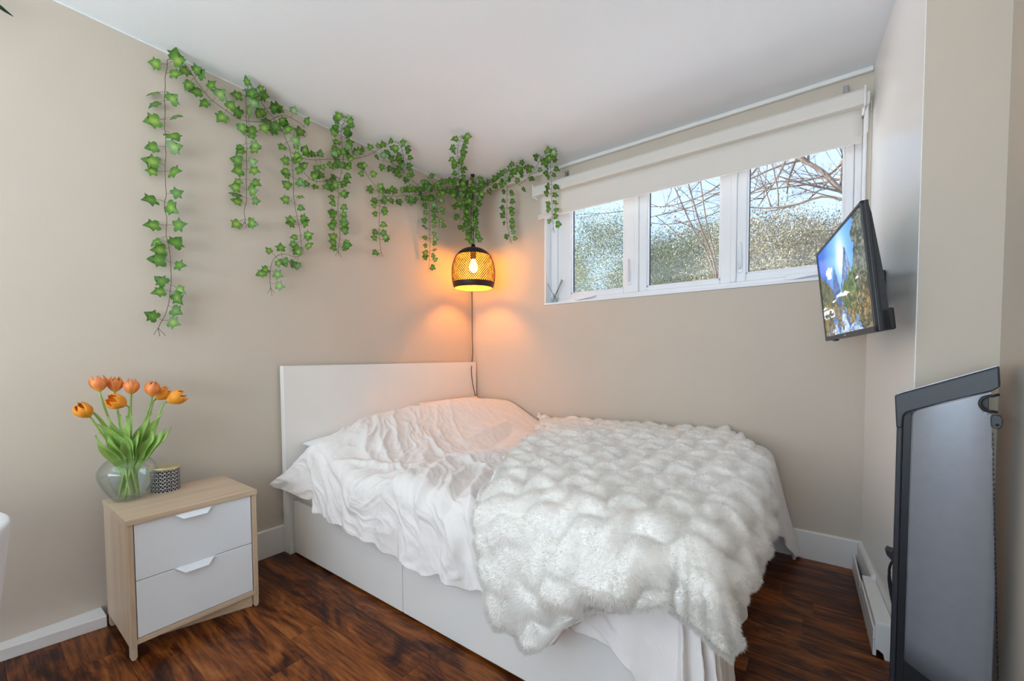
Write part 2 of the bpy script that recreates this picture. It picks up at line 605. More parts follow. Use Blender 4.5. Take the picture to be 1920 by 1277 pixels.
# the low plinth board left of the nightstand
link('baseboard_low', prism_me('baseboard_low', [(0.0, YB), (0.05, YB), (0.060, -2.51), (0.100, -2.248), (0.0, -2.248)], 0, 0.044, 0.003), 'trim', None, **ST)
# ceiling bead above the window
box('trim_1', 0.0, 2.50, -0.022, 0.0, H - 0.022, H, 'trim', None, 0.006, **ST)
# scuffed paint bead along the ceiling edge of the left wall
box('trim_2', 0.0, 0.003, YB, -0.02, H - 0.004, H, 'ceiling', None, 0, **ST)

# ---------------------------------------------------------------- window
win = link('window_1', None, None, None, kind='structure')
win.location = (1.6, 0.1, WZ0)
FY0, FY1 = 0.075, 0.16   # frame depth
def wbox(name, *a, bev=0.004, parent=win, mat='pvc'):
    return box(name, *a, mat, parent, bev)
# reveal lining and sill
wbox('sill', WX0 + 0.001, WX1 - 0.001, -0.006, FY0 + 0.05, WZ0 + 0.001, WZ0 + 0.016, bev=0.003)
wbox('reveal_lining', WX0 + 0.001, WX0 + 0.012, -0.004, FY0 + 0.05, WZ0 + 0.016, WZ1)
wbox('reveal_lining', WX1 - 0.012, WX1 - 0.001, -0.004, FY0 + 0.05, WZ0 + 0.016, WZ1)
zb, zt = WZ0 + 0.016, WZ1
# outer frame
wbox('frame_rail', WX0 + 0.012, WX1 - 0.012, FY0, FY1, zb, zb + 0.030)
wbox('frame_rail', WX0 + 0.012, WX1 - 0.012, FY0, FY1, zt - 0.03, zt)
wbox('frame_jamb', WX0 + 0.012, WX0 + 0.065, FY0, FY1, zb + 0.03, zt - 0.03)
wbox('frame_jamb', WX1 - 0.04, WX1 - 0.012, FY0, FY1, zb + 0.03, zt - 0.03)
wbox('mullion', 1.345, 1.375, FY0 - 0.006, FY1, zb + 0.03, zt - 0.03)
wbox('mullion', 1.905, 1.935, FY0 - 0.006, FY1, zb + 0.03, zt - 0.03)
def sash(x0, x1, gx0, gx1, gz0, gz1, handle_x=None, crank_x=None):
    s = link('sash', None, None, win)
    z0, z1 = zb + 0.03, zt - 0.03
    y0, y1 = FY0 + 0.008, FY1 - 0.006
    wbox('stile', x0, gx0, y0, y1, z0, z1, parent=s)
    wbox('stile', gx1, x1, y0, y1, z0, z1, parent=s)
    wbox('rail', gx0, gx1, y0, y1, z0, gz0, parent=s)
    wbox('rail', gx0, gx1, y0, y1, gz1, z1, parent=s)
    # glazing beads
    bd = 0.010
    wbox('glazing_bead', gx0, gx0 + bd, y0 + 0.012, y0 + 0.03, gz0, gz1, parent=s, bev=0.002)
    wbox('glazing_bead', gx1 - bd, gx1, y0 + 0.012, y0 + 0.03, gz0, gz1, parent=s, bev=0.002)
    wbox('glazing_bead', gx0, gx1, y0 + 0.012, y0 + 0.03, gz0, gz0 + bd, parent=s, bev=0.002)
    # dark rubber gasket just around the glass
    wbox('gasket', gx0 + bd, gx0 + bd + 0.004, y0 + 0.028, y0 + 0.04, gz0 + bd, gz1, parent=s, bev=0, mat='black')
    box('pane', gx0 + 0.004, gx1 - 0.004, y0 + 0.034, y0 + 0.038, gz0 + 0.004, gz1, 'pane', s, 0)
    if handle_x is not None:
        hz = 1.585
        hd = link('lock_handle', tubes_me('lock_handle', [
            (smooth_path([(handle_x, y0 - 0.004, hz - 0.05), (handle_x, y0 - 0.022, hz - 0.02), (handle_x, y0 - 0.026, hz + 0.04), (handle_x, y0 - 0.020, hz + 0.09)], 14), np.linspace(0.008, 0.0055, 14), 8)]), 'pvc', s)
        box('handle_plate', handle_x - 0.012, handle_x + 0.012, y0 - 0.006, y0 + 0.001, hz - 0.075, hz + 0.03, 'pvc', s, 0.003)
    if crank_x is not None:
        bm = bmesh.new()
        prof = [(0, 0), (0.03, 0.002), (0.15, 0.016), (0.155, 0.028), (0.035, 0.034), (0.0, 0.03)]
        me = prism_me('crank_handle', [(crank_x + a, zb + 0.006 + b) for a, b in prof], FY0 - 0.034, FY0 + 0.002, 0.004, 'xz')
        bm.free()
        link('crank_handle', me, 'pvc', s)
sash(WX0 + 0.066, 1.345, 0.876, 1.272, 1.492, 2.15, 1.310, 0.93)
sash(1.375, 1.905, 1.424, 1.852, 1.485, 2.15)
sash(1.935, WX1 - 0.041, 1.982, 2.41, 1.502, 2.15, 1.955, 2.17)

# ---------------------------------------------------------------- roller blind
blind = thing('roller_blind', (1.58, -0.06, 2.24), 'off-white roller blind with fabric cassette, half lowered over the window', 'blind')
prof = [(-0.105, 2.172), (-0.110, 2.185), (-0.110, 2.232), (-0.100, 2.246), (-0.030, 2.250), (-0.008, 2.244), (-0.008, 2.175), (-0.030, 2.166)]
link('cassette', prism_me('cassette', prof, 0.682, 2.462, 0.003, 'yz'), 'blind_case', blind)
box('end_cap', 0.676, 0.684, -0.112, -0.006, 2.163, 2.253, 'trim', blind, 0.004)
box('end_cap', 2.460, 2.468, -0.112, -0.006, 2.163, 2.253, 'trim', blind, 0.004)
# fabric: gently bowed sheet with a thicker hem bar
V, Fc = [], []
nx = 40
rows = [(-0.070, 2.18), (-0.074, 2.14), (-0.077, 2.09), (-0.079, 2.045), (-0.080, 2.042)]
for i in range(nx + 1):
    x = 0.712 + (2.456 - 0.712) * i / nx
    for (yy, zz) in rows:
        V.append((x, yy + 0.0015 * math.sin(x * 5.1), zz))
k = len(rows)
for i in range(nx):
    for j in range(k - 1):
        Fc.append((i * k + j, (i + 1) * k + j, (i + 1) * k + j + 1, i * k + j + 1))
fab = link('fabric', mesh_np('fabric', V, Fc, True), 'blind', blind)
sm = fab.modifiers.new('thickness', 'SOLIDIFY')
sm.thickness = 0.0012
link('hem_bar', prism_me('hem_bar', [(-0.086, 2.013), (-0.088, 2.022), (-0.084, 2.043), (-0.076, 2.043), (-0.072, 2.022), (-0.074, 2.013)], 0.708, 2.458, 0.002, 'yz'), 'blind', blind)
# bead chain loop at the right end
for (cx_, cz0) in ((2.476, 1.50), (2.490, 1.50)):
    items = []
    z = 2.20
    bm = bmesh.new()
    while z > cz0:
        mt_ = Matrix.Translation((cx_, -0.050 + (0.0 if cx_ < 2.48 else -0.012), z))
        bmesh.ops.create_icosphere(bm, subdivisions=1, radius=0.0024, matrix=mt_)
        z -= 0.007
    link('bead_chain', bm_mesh('bead_chain', bm, True), 'trim', blind)
box('chain_wheel', 2.468, 2.484, -0.085, -0.03, 2.18, 2.235, 'trim', blind, 0.005)
box('chain_tensioner', 2.4705, 2.481, -0.066, -0.044, 2.06, 2.19, 'trim', blind, 0.003)
for bx_ in (0.90, 2.40):
    bk = thing('blind_bracket', (bx_, 0, 2.30), ('small steel bracket on wall above right end of blind' if bx_ > 2 else 'small steel bracket on wall above left end of blind'), 'bracket')
    box('plate', bx_ - 0.010, bx_ + 0.010, -0.004, 0.0, 2.262, 2.330, 'steel', bk, 0.001)
    box('arm', bx_ - 0.008, bx_ + 0.008, -0.03, -0.003, 2.310, 2.314, 'steel', bk, 0.001)
    box('hook', bx_ - 0.008, bx_ + 0.008, -0.032, -0.028, 2.255, 2.314, 'steel', bk, 0.001)

# ================================================================== BED
bed = thing('bed', (1.05, -0.78, 0.0), 'white bed with tall flat headboard and storage drawers along its side', 'bed')
HY = -1.546
hb = link('headboard', box_me('headboard', 0.018, 0.056, HY + 0.0, -0.018, 0.0, 1.0, 0.002), 'bed_white', bed)
# side rail frame
YS = -1.512
box('end_post', 0.056, 0.082, HY, YS + 0.02, 0.0, 0.385, 'bed_white', bed, 0.002)
box('side_rail', 0.082, 2.05, HY + 0.006, YS + 0.024, 0.345, 0.385, 'bed_white', bed, 0.002)
box('rail_back_panel', 0.082, 2.05, YS + 0.012, YS + 0.022, 0.05, 0.35, 'bed_white', bed, 0)
box('side_rail', 0.056, 2.05, -0.045, -0.020, 0.10, 0.385, 'bed_white', bed, 0.002)
box('foot_board', 2.022, 2.05, HY + 0.006, -0.020, 0.012, 0.385, 'bed_white', bed, 0.002)
for (a, b) in ((0.094, 0.977), (0.981, 2.020)):
    box('drawer', a, b, YS - 0.016, YS + 0.004, 0.012, 0.288, 'bed_white', bed, 0.0025)
box('slat_base', 0.06, 2.02, YS + 0.03, -0.046, 0.25, 0.27, 'bed_white', bed, 0)

mat_o = link('mattress', box_me('mattress', 0.062, 2.018, -1.485, -0.048, 0.270, 0.450, 0.045, 4), 'sheet', None,
             label='white mattress lying in the bed frame beneath the duvet', category='mattress')

def pillow(name, cx, cy, cz, lx, ly, th, mat, label, rx=0, ry=0, rz=0, seed=1):
    n = 36
    V, Fc = [], []
    for side in (1, -1):
        for i in range(n + 1):
            for j in range(n + 1):
                u, v = i / n * 2 - 1, j / n * 2 - 1
                e = max(0.0, (1 - abs(u) ** 2.6)) ** 0.5 * max(0.0, (1 - abs(v) ** 2.6)) ** 0.5
                px = lx / 2 * u * (1 - 0.06 * (1 - v * v) * (abs(u) ** 3))
                py = ly / 2 * v * (1 - 0.08 * (1 - u * u) * (abs(v) ** 3))
                nz = 0.10 * float(fbm(np.array(u * 2.3 + seed), np.array(v * 2.3), 3, seed)) * e
                V.append((px, py, side * th / 2 * (e * (1 + nz))))
    k = (n + 1) ** 2
    for s in (0, 1):
        for i in range(n):
            for j in range(n):
                a = s * k + i * (n + 1) + j
                f = (a, a + n + 1, a + n + 2, a + 1)
                Fc.append(f if s == 0 else f[::-1])
    bm = bmesh.new()
    me = mesh_np(name, V, Fc, True)
    bm.from_mesh(me)
    bmesh.ops.remove_doubles(bm, verts=bm.verts, dist=1e-5)
    bm.to_mesh(me)
    bm.free()
    o = link(name, me, mat, None, label=label, category='pillow')
    o.location = (cx, cy, cz)
    o.rotation_euler = (rx, ry, rz)
    return o
pillow('pillow', 0.27, -1.13, 0.558, 0.40, 0.68, 0.12, 'sheet', 'white pillow poking out beside the headboard under the duvet', ry=0.10, seed=3)
pillow('pillow', 0.235, -0.36, 0.620, 0.36, 0.62, 0.09, 'peach', 'peach pillow whose corner stands in the room corner behind the duvet', ry=0.62, seed=5)

# ---------------------------------------------------------------- duvet surface
XE, YE = 2.045, -1.515     # edges where the duvet turns down
def top_h(x, y):
    q = -y
    hill = 0.195 * np.exp(-((x - 0.34) / 0.25) ** 2) * np.where(x < 0.34, 1.0, 1.0)
    across = 0.60 + 0.40 * np.clip(np.sin(np.clip((q + 0.12) / 1.72, 0, 1) * math.pi), 0, 1) ** 0.8
    h = 0.555 + hill * across
    h = h + 0.016 * np.exp(-(((x - 1.02) / 0.16) ** 2)) * np.clip((q - 0.7) / 0.5, 0, 1)     # fold bulge before the blanket
    h = h - 0.020 * np.exp(-(((x - 0.80) / 0.12) ** 2))                                      # valley behind the pillows
    h = h + 0.012 * fbm(x * 2.2, y * 2.2, 3, 5)
    # head end: falls over the pillows
    edge = np.clip((0.20 - x) / 0.14, 0, 1)
    h = h - 0.10 * edge ** 2 * (0.35 + 0.65 * np.clip((q - 0.9) / 0.6, 0, 1))
    # front-left part slumps
    h = h - 0.07 * np.clip((q - 1.15) / 0.40, 0, 1) ** 1.5 * np.exp(-((x - 0.2) / 0.5) ** 2)
    h = h - 0.22 * np.clip((0.36 - x) / 0.28, 0, 1) * np.clip((q - 1.12) / 0.40, 0, 1) ** 1.2
    return h

FOLDS = [  # (polyline in (x, y) on the unfolded cloth, height, width)
    ([(0.60, -1.03), (0.78, -1.20), (0.93, -1.34), (1.00, -1.52), (0.93, -1.68)], 0.020, 0.040),
    ([(1.08, -0.95), (1.04, -1.10), (0.97, -1.25), (1.06, -1.43), (1.14, -1.58), (1.18, -1.76)], 0.022, 0.038),
    ([(0.70, -0.36), (0.80, -0.66), (0.88, -0.92)], -0.016, 0.045),
    ([(0.62, -0.30), (0.66, -0.60), (0.72, -0.90)], 0.020, 0.050),
    ([(0.30, -1.05), (0.50, -1.18), (0.72, -1.30)], 0.014, 0.022),
    ([(0.34, -1.18), (0.52, -1.30), (0.70, -1.37), (0.85, -1.40)], 0.013, 0.018),
    ([(0.40, -1.30), (0.55, -1.40), (0.72, -1.46)], 0.013, 0.020),
    ([(0.55, -1.00), (0.74, -1.10), (0.92, -1.08), (1.05, -0.98)], 0.015, 0.022),
    ([(0.92, -1.42), (0.80, -1.55), (0.72, -1.70)], 0.018, 0.028),
    ([(1.10, -1.35), (1.22, -1.50), (1.32, -1.66), (1.36, -1.80)], 0.022, 0.030),
    ([(1.18, -1.22), (1.27, -1.42), (1.40, -1.60), (1.47, -1.78)], 0.022, 0.030),
    ([(0.25, -1.50), (0.45, -1.58), (0.62, -1.66), (0.74, -1.76)], -0.012, 0.026),
    ([(1.12, -1.20), (1.20, -1.36), (1.28, -1.52), (1.30, -1.75)], -0.016, 0.022),
    ([(0.86, -1.28), (0.76, -1.40), (0.60, -1.50), (0.52, -1.60)], 0.014, 0.024),
    ([(0.35, -0.75), (0.55, -0.92), (0.76, -1.02), (0.98, -1.03)], 0.009, 0.018),
    ([(0.30, -0.60), (0.52, -0.76), (0.74, -0.90)], 0.008, 0.018),
    ([(0.28, -0.90), (0.45, -1.02), (0.62, -1.10)], 0.008, 0.016),
    ([(0.92, -1.20), (1.00, -1.30), (1.10, -1.34)], 0.012, 0.018),
    ([(1.00, -1.16), (1.08, -1.22), (1.18, -1.20)], 0.016, 0.016),
    ([(0.50, -1.22), (0.56, -1.30), (0.60, -1.36)], 0.014, 0.014),
    ([(0.44, -1.26), (0.50, -1.34), (0.52, -1.42)], 0.012, 0.014),
]
def seg_dist(px, py, a, b):
    ax, ay = a
    bx, by = b
    dx, dy = bx - ax, by - ay
    L2 = dx * dx + dy * dy + 1e-12
    t = np.clip(((px - ax) * dx + (py - ay) * dy) / L2, 0, 1)
    return np.hypot(px - ax - t * dx, py - ay - t * dy), t
def fold_h(px, py):
    wx = px + 0.012 * fbm(px * 9, py * 9, 2, 31)
    wy = py + 0.012 * fbm(px * 9 + 40, py * 9, 2, 32)
    tot = np.zeros_like(px)
    for line, hgt, wid in FOLDS:
        best = np.zeros_like(px)
        n = len(line) - 1
        for i in range(n):
            d, t = seg_dist(wx, wy, line[i], line[i + 1])
            s = (i + t) / n
            taper = np.clip(np.minimum(s, 1 - s) * 5, 0.0, 1) ** 0.7
            val = (0.55 * np.exp(-(d / wid) ** 2) + 0.45 * np.exp(-d / (wid * 0.55))) * taper
            best = np.maximum(best, val)
        tot += hgt * best
    # fine radiating creases running from the middle of the bed to the front-left
    u = px * 0.72 - py * 0.69
    v = px * 0.69 + py * 0.72
    warp = 0.25 * fbm(px * 3, py * 3, 3, 3)
    r1 = 1 - np.abs(fbm(v * 7.5 + warp * 4, u * 2.0 + warp, 3, 8))
    r2 = 1 - np.abs(fbm(v * 16 + warp * 5, u * 4.0, 3, 12))
    msk = np.clip((-py - 0.55) / 0.6, 0.15, 1) * np.clip((1.7 - px) / 0.3, 0.2, 1)
    tot += msk * (0.010 * (np.clip(r1, 0, 1) ** 3 - 0.35) + 0.005 * (np.clip(r2, 0, 1) ** 3 - 0.3))
    r3 = 1 - np.abs(fbm(v * 30 + warp * 7, u * 7.0, 2, 13))
    tot += (0.3 + 0.7 * msk) * 0.0035 * (np.clip(r3, 0, 1) ** 3 - 0.3)
    tot += 0.0018 * fbm(px * 26, py * 26, 3, 44)
    return tot

def interp(x, xs, ys):
    return np.interp(x, xs, ys)
HEM_X = [0.00, 0.10, 0.157, 0.30, 0.39, 0.45, 0.57, 0.73, 0.85, 0.97, 1.12, 1.25, 1.39, 1.46, 1.55, 1.71, 1.81, 1.90, 1.95, 1.985, 2.045]
HEM_Z = [0.43, 0.42, 0.395, 0.375, 0.365, 0.325, 0.300, 0.293, 0.28, 0.265, 0.262, 0.265, 0.272, 0.285, 0.292, 0.296, 0.293, 0.284, 0.270, 0.17, 0.03]
FOOT_Q = [0.03, 0.10, 0.22, 0.40, 0.9, 1.30, 1.515]
FOOT_Z = [0.015, 0.015, 0.16, 0.25, 0.25, 0.10, 0.025]
RR = 0.065
def drape(u, v, x, y, lift=0.0, cone=0.030, flare=0.015, pleat=1.0):
    """u,v: cloth length beyond the foot / front edge (>=0); x,y clamped position on top. returns xyz"""
    h = top_h(x, y) + lift
    d = (np.abs(u) ** 3 + np.abs(v) ** 3) ** (1 / 3.0)
    th = np.arctan2(v, np.maximum(u, 1e-9))
    th = np.where(d < 1e-9, 0, th)
    r = RR + lift
    phi = np.clip(d / r, 0, math.pi / 2)
    ext = np.maximum(d - r * math.pi / 2, 0)
    R = r * np.sin(phi) + 0.05 * ext
    D = r * (1 - np.cos(phi)) + ext
    if True:
        grow = np.clip(D / 0.30, 0, 1)
        s = x * 1.0 - y * 1.0 + 0.5 * th
        R = R + pleat * grow * (0.012 * np.sin(s * 23 + 1.5 * np.sin(s * 7)) + 0.008 * np.sin(s * 51)) * (u + v > 0)
        # corner cone pleats
        cm = np.sin(2 * np.clip(th, 0, math.pi / 2)) ** 2
        R = R + grow * cm * (cone * np.cos(th * 14) + flare)
    X_ = x + R * np.cos(th) * (u > 0)
    Y_ = y - R * np.sin(th) * (v > 0)
    return X_, Y_, h - D

def grid_faces(n, mm):
    i, j = np.meshgrid(np.arange(n - 1), np.arange(mm - 1), indexing='ij')
    a = i * mm + j
    return np.stack([a, a + 1, a + mm + 1, a + mm], -1).reshape(-1, 4)

def normals(P):
    du = np.gradient(P, axis=0)
    dv = np.gradient(P, axis=1)
    n = np.cross(du, dv)
    n /= np.linalg.norm(n, axis=-1)[..., None] + 1e-12
    return np.where(n[..., 2:3].mean() < 0, -n, n)

nA, nA2, nB, nB2 = 360, 56, 270, 76
bq = np.r_[np.linspace(0.022, -YE, nB), -YE + np.linspace(0, 1, nB2 + 1)[1:]]       # beyond = fraction
ap = np.r_[np.linspace(0, 1, nA), 1 + np.linspace(0, 1, nA2 + 1)[1:]]
A_, B_ = np.meshgrid(ap, bq, indexing='ij')
qtop = np.minimum(B_, -YE)
head = 0.075 + 0.12 * np.clip((qtop - 1.05) / 0.45, 0, 1) + 0.010 * np.sin(qtop * 9)
px_ = head + (XE - head) * np.minimum(A_, 1)
py_ = -qtop
zhem = interp(px_, HEM_X, HEM_Z) + 0.006 * np.sin(px_ * 31) + 0.004 * np.sin(px_ * 67)
hh = top_h(px_, py_)
arc = RR * (math.pi / 2 - 1)
Lq = np.maximum(hh - zhem, 0.05) + arc
Lf = np.maximum(hh - interp(qtop, FOOT_Q, FOOT_Z), 0.05) + arc
vq = np.clip(B_ + YE, 0, 1) * Lq
uf = np.clip(A_ - 1, 0, 1) * Lf
X0, Y0, Z0 = drape(uf, vq, px_, py_)
P = np.stack([X0, Y0, Z0], -1)
N = normals(P)
fh = fold_h(px_ + uf, py_ - vq)
# keep away from the wall
P = P + N * (fh * np.clip((qtop - 0.02) / 0.12, 0, 1))[..., None]
# head-end corner at the front sticks out to a point, over the rail
hangf = np.clip(B_ + YE, 0, 1)
tip = np.exp(-(((px_ - 0.195) / 0.10) ** 2)) * hangf
P[..., 1] -= 0.050 * tip
P[..., 0] -= 0.145 * tip
# duvet corner flopping onto the floor beside the wall
fl = np.clip(A_ - 1, 0, 1) * np.clip((0.30 - qtop) / 0.25, 0, 1)
P[..., 0] += 0.13 * fl ** 0.8 + 0.02 * fl * np.sin(qtop * 60)
P[..., 1] = np.minimum(P[..., 1], -0.019)
P[..., 2] = np.maximum(P[..., 2], 0.006)
nn, mm = A_.shape
duv = link('duvet', mesh_np('duvet', P.reshape(-1, 3), grid_faces(nn, mm), True), 'cotton', None,
           label='rumpled white cotton duvet spread over the bed', category='duvet')
md = duv.modifiers.new('thickness', 'SOLIDIFY')
md.thickness = 0.010
md.offset = -1

# ---------------------------------------------------------------- fur blanket
# cloth boundary on the unfolded plane (p along the bed, q across)
nS, nT = 230, 300
s_ = np.linspace(0, 1, nS)[:, None] * np.ones((1, nT))
t_ = np.ones((nS, 1)) * np.linspace(0, 1, nT)[None, :]
# left edge (towards the pillows), as a function of t (far wall -> front hem)
LE_T = [0.0, 0.12, 0.30, 0.50, 0.68, 0.78, 0.88, 1.0]
LE_P = [0.66, 0.86, 1.03, 1.20, 1.36, 1.44, 1.49, 1.54]
LE_Q = [0.045, 0.28, 0.62, 1.02, 1.42, 1.60, 1.78, 1.905]
RE_Q = [0.045, 0.26, 0.58, 0.94, 1.28, 1.46, 1.60, 1.72]
pl = np.interp(t_, LE_T, LE_P) + 0.02 * fbm(t_ * 9, t_ * 0, 2, 71)
ql = np.interp(t_, LE_T, LE_Q)
qr = np.interp(t_, LE_T, RE_Q)
pr_ = XE + np.interp(t_, [0, 0.06, 0.15, 0.28, 0.42, 1.0], [-0.12, -0.07, 0.03, 0.13, 0.19, 0.20]) + 0.012 * np.sin(t_ * 23)
bp = pl + (pr_ - pl) * s_
# front hem is ragged: low lobe near the left corner, then rises
lob = np.interp(s_, [0, 0.07, 0.18, 0.30, 0.36, 0.5, 0.62, 0.72, 0.80, 1.0], [0.0, 0.0, 0.02, -0.03, -0.10, -0.18, -0.215, -0.235, -0.21, -0.20])
bq_ = ql + (qr - ql) * 0
bq_ = ql + lob * np.clip((t_ - 0.55) / 0.45, 0, 1)
pc, qc = np.minimum(bp, XE), np.minimum(bq_, -YE)
ub, vb = np.maximum(bp - XE, 0), np.maximum(bq_ + YE, 0)
LIFT = 0.026
Xb, Yb, Zb = drape(ub, vb, pc, -qc, LIFT, 0.003, 0.10, 0.35)
B = np.stack([Xb, Yb, Zb], -1)
NB = normals(B)
# quilted bumps in rows along the bed
wv = 0.35 * fbm(bp * 4.0, bq_ * 4.0, 2, 90)
qa_, qb_ = 0.86 * bp - 0.51 * bq_, 0.51 * bp + 0.86 * bq_      # the quilting lies askew on the bed
rowc = qb_ / 0.098 + 0.16 * np.cos(2 * math.pi * qa_ / 0.125) + 0.4 * wv
rr_ = np.abs(np.sin(math.pi * rowc))
cc_ = np.abs(np.cos(math.pi * qa_ / 0.125 + 0.5 * math.pi * (np.floor(rowc) % 2) + 0.5 * wv))
puff = 0.046 * rr_ ** 0.65 * (0.62 + 0.38 * cc_)
big = 0.020 * fbm(bp * 3.2 + 5, bq_ * 3.2, 3, 55)
# long rolls on the hanging front part
hang = np.clip((bq_ - 1.40) / 0.25, 0, 1)
roll = hang * 0.040 * np.exp(-(((bq_ - (1.70 + 0.10 * (1.55 - bp) * 0.5 + 0.03 * np.sin(bp * 12))) / 0.07) ** 2)) * np.clip((bp - 1.62) / 0.12, 0, 1)
puff = puff * (1 - 0.65 * np.clip((bq_ - 1.42) / 0.15, 0, 1) * np.clip((1.80 - bp) / 0.2, 0, 1))
# keep it lying on the duvet
base_f = fold_h(bp, -bq_)
corner = np.clip((bp - XE + 0.08) / 0.14, 0, 1) * np.clip((bq_ + YE + 0.05) / 0.12, 0, 1)
corner = corner * corner * (3 - 2 * corner)
puff = puff * (1 - 0.85 * corner)
roll = roll * (1 - corner)
big = big * (1 - corner)
base_f = base_f * (1 - corner)
B = B + NB * (np.maximum(base_f, -0.004) * 0.8 + puff + big * 0.6 + 0.012 + roll)[..., None]
B[..., 1] = np.minimum(B[..., 1], -0.035)
blk = link('fur_blanket', mesh_np('fur_blanket', B.reshape(-1, 3), grid_faces(nS, nT), True), 'fur_base', None,
           label='fluffy white quilted fur throw blanket draped over foot of bed', category='blanket')
md = blk.modifiers.new('thickness', 'SOLIDIFY')
md.thickness = 0.014
md.offset = -1
NB = normals(B)
# fur: short tapered blades grown from the surface
NF = 170000
si = NR.random(NF) * (nS - 1.001)
ti = NR.random(NF) * (nT - 1.001)
edge_n = 20000
si[:edge_n // 4] = NR.random(edge_n // 4) * 3
si[edge_n // 4:edge_n // 2] = nS - 1.001 - NR.random(edge_n // 4) * 3
ti[edge_n // 2:edge_n] = nT - 1.001 - NR.random(edge_n - edge_n // 2) * 3
i0, j0 = si.astype(int), ti.astype(int)
fi, fj = (si - i0)[:, None], (ti - j0)[:, None]
def bil(Am):
    return (Am[i0, j0] * (1 - fi) + Am[i0 + 1, j0] * fi) * (1 - fj) + (Am[i0, j0 + 1] * (1 - fi) + Am[i0 + 1, j0 + 1] * fi) * fj
P0 = bil(B)
N0 = bil(NB)
N0 /= np.linalg.norm(N0, axis=1)[:, None]
# hair leans in a slowly changing direction
cl = fbm(P0[:, 0] * 14, P0[:, 1] * 14 + P0[:, 2] * 9, 2, 61)
cl2 = fbm(P0[:, 0] * 14 + 50, P0[:, 1] * 14 - P0[:, 2] * 9, 2, 62)
lean = np.stack([0.55 * cl + 0.15, 0.55 * cl2 - 0.35, -0.30 + 0 * cl], 1) + NR.normal(0, 0.22, (NF, 3))
ln_h = (0.008 + 0.007 * NR.random(NF))[:, None]
d1 = N0 * 0.8 + lean * 0.5
d1 /= np.linalg.norm(d1, axis=1)[:, None]
d2 = N0 * 0.35 + lean * 1.0
d2 /= np.linalg.norm(d2, axis=1)[:, None]
M1 = P0 + d1 * ln_h * 0.55
M2 = M1 + d2 * ln_h * 0.6
sd_ = np.cross(d1, NR.normal(0, 1, (NF, 3)))
sd_ /= np.linalg.norm(sd_, axis=1)[:, None]
wd = 0.00055
VV = np.stack([P0 - sd_ * wd, P0 + sd_ * wd, M1 + sd_ * wd * 0.8, M1 - sd_ * wd * 0.8, M2], 1)
VV[..., 1] = np.minimum(VV[..., 1], -0.022)
me = bpy.data.meshes.new('fur')
me.vertices.add(NF * 5)
me.vertices.foreach_set('co', VV.reshape(-1).astype(np.float32))
base = (np.arange(NF) * 5)[:, None]
lv = np.concatenate([base + np.array([0, 1, 2, 3]), base + np.array([3, 2, 4])], 1).reshape(-1)
me.loops.add(NF * 7)
me.loops.foreach_set('vertex_index', lv.astype(np.int32))
me.polygons.add(NF * 2)
ls = np.stack([np.arange(NF) * 7, np.arange(NF) * 7 + 4], 1).reshape(-1)
me.polygons.foreach_set('loop_start', ls.astype(np.int32))
me.update(calc_edges=True)
link('fur', me, 'fur', blk, kind='stuff')

# ================================================================== NIGHTSTAND
ns = thing('nightstand', (0.25, -2.04, 0.0), 'light oak two-drawer nightstand with white fronts beside the bed', 'nightstand')
nx0, nx1, ny0, ny1, nh = 0.078, 0.425, -2.242, -1.838, 0.494
T = 0.018
box('top', nx0 - 0.004, nx1 + 0.010, ny0 - 0.002, ny1 + 0.002, nh - 0.020, nh, 'oak', ns, 0.0015)
for (a, b) in ((ny0, ny0 + T), (ny1 - T, ny1)):
    box('side_panel', nx0, nx1 + 0.004, a, b, 0.045, nh - 0.020, 'oak_v', ns, 0.0015)
box('back_panel', nx0, nx0 + 0.006, ny0 + T, ny1 - T, 0.05, nh - 0.02, 'oak', ns, 0)
box('bottom_rail', nx0 + 0.02, nx1 + 0.003, ny0 + T, ny1 - T, 0.052, 0.070, 'oak', ns, 0.0015)
link('plinth', prism_me('plinth', [(nx1 - 0.135, ny0 + T), (nx1 - 0.120, ny0 + T), (nx1 - 0.012, ny1 - T - 0.002), (nx1 - 0.027, ny1 - T - 0.002)], 0.0, 0.052, 0.001), 'oak', ns)
box('cabinet_floor', nx0 + 0.006, nx1 - 0.03, ny0 + T, ny1 - T, 0.066, 0.074, 'oak', ns, 0)
for yy in (ny0 + T / 2, ny1 - T / 2):
    for xx in (nx0 + 0.02, nx1 - 0.010):
        link('foot', prism_me('foot', [(yy - 0.0085, 0.048), (yy - 0.0085, 0.006), (yy - 0.004, 0.0), (yy + 0.003, 0.0), (yy + 0.0085, 0.008), (yy + 0.0085, 0.048)], xx - 0.014, xx + 0.012, 0.001, 'yz'), 'oak_v', ns)
dz = [(0.0725, 0.2715), (0.2740, 0.4725)]
for z0, z1 in dz:
    dr = box('drawer', nx1 - 0.016, nx1 + 0.001, ny0 + T + 0.0025, ny1 - T - 0.0025, z0, z1, 'lacquer', ns, 0.0015)
    # folded tab handle: trapezoid lip hanging over the front
    yc = (ny0 + ny1) / 2 - 0.012
    hz = z1
    V = [(nx1 - 0.004, yc - 0.062, hz), (nx1 - 0.004, yc + 0.062, hz), (nx1 + 0.003, yc + 0.062, hz + 0.001), (nx1 + 0.003, yc - 0.062, hz + 0.001),
         (nx1 + 0.022, yc + 0.036, hz - 0.019), (nx1 + 0.022, yc - 0.036, hz - 0.019)]
    hm = mesh_np('handle', V, [(0, 1, 2, 3), (3, 2, 4, 5)])
    ho = link('handle', hm, 'lacquer', dr)
    so = ho.modifiers.new('thickness', 'SOLIDIFY')
    so.thickness = 0.0018

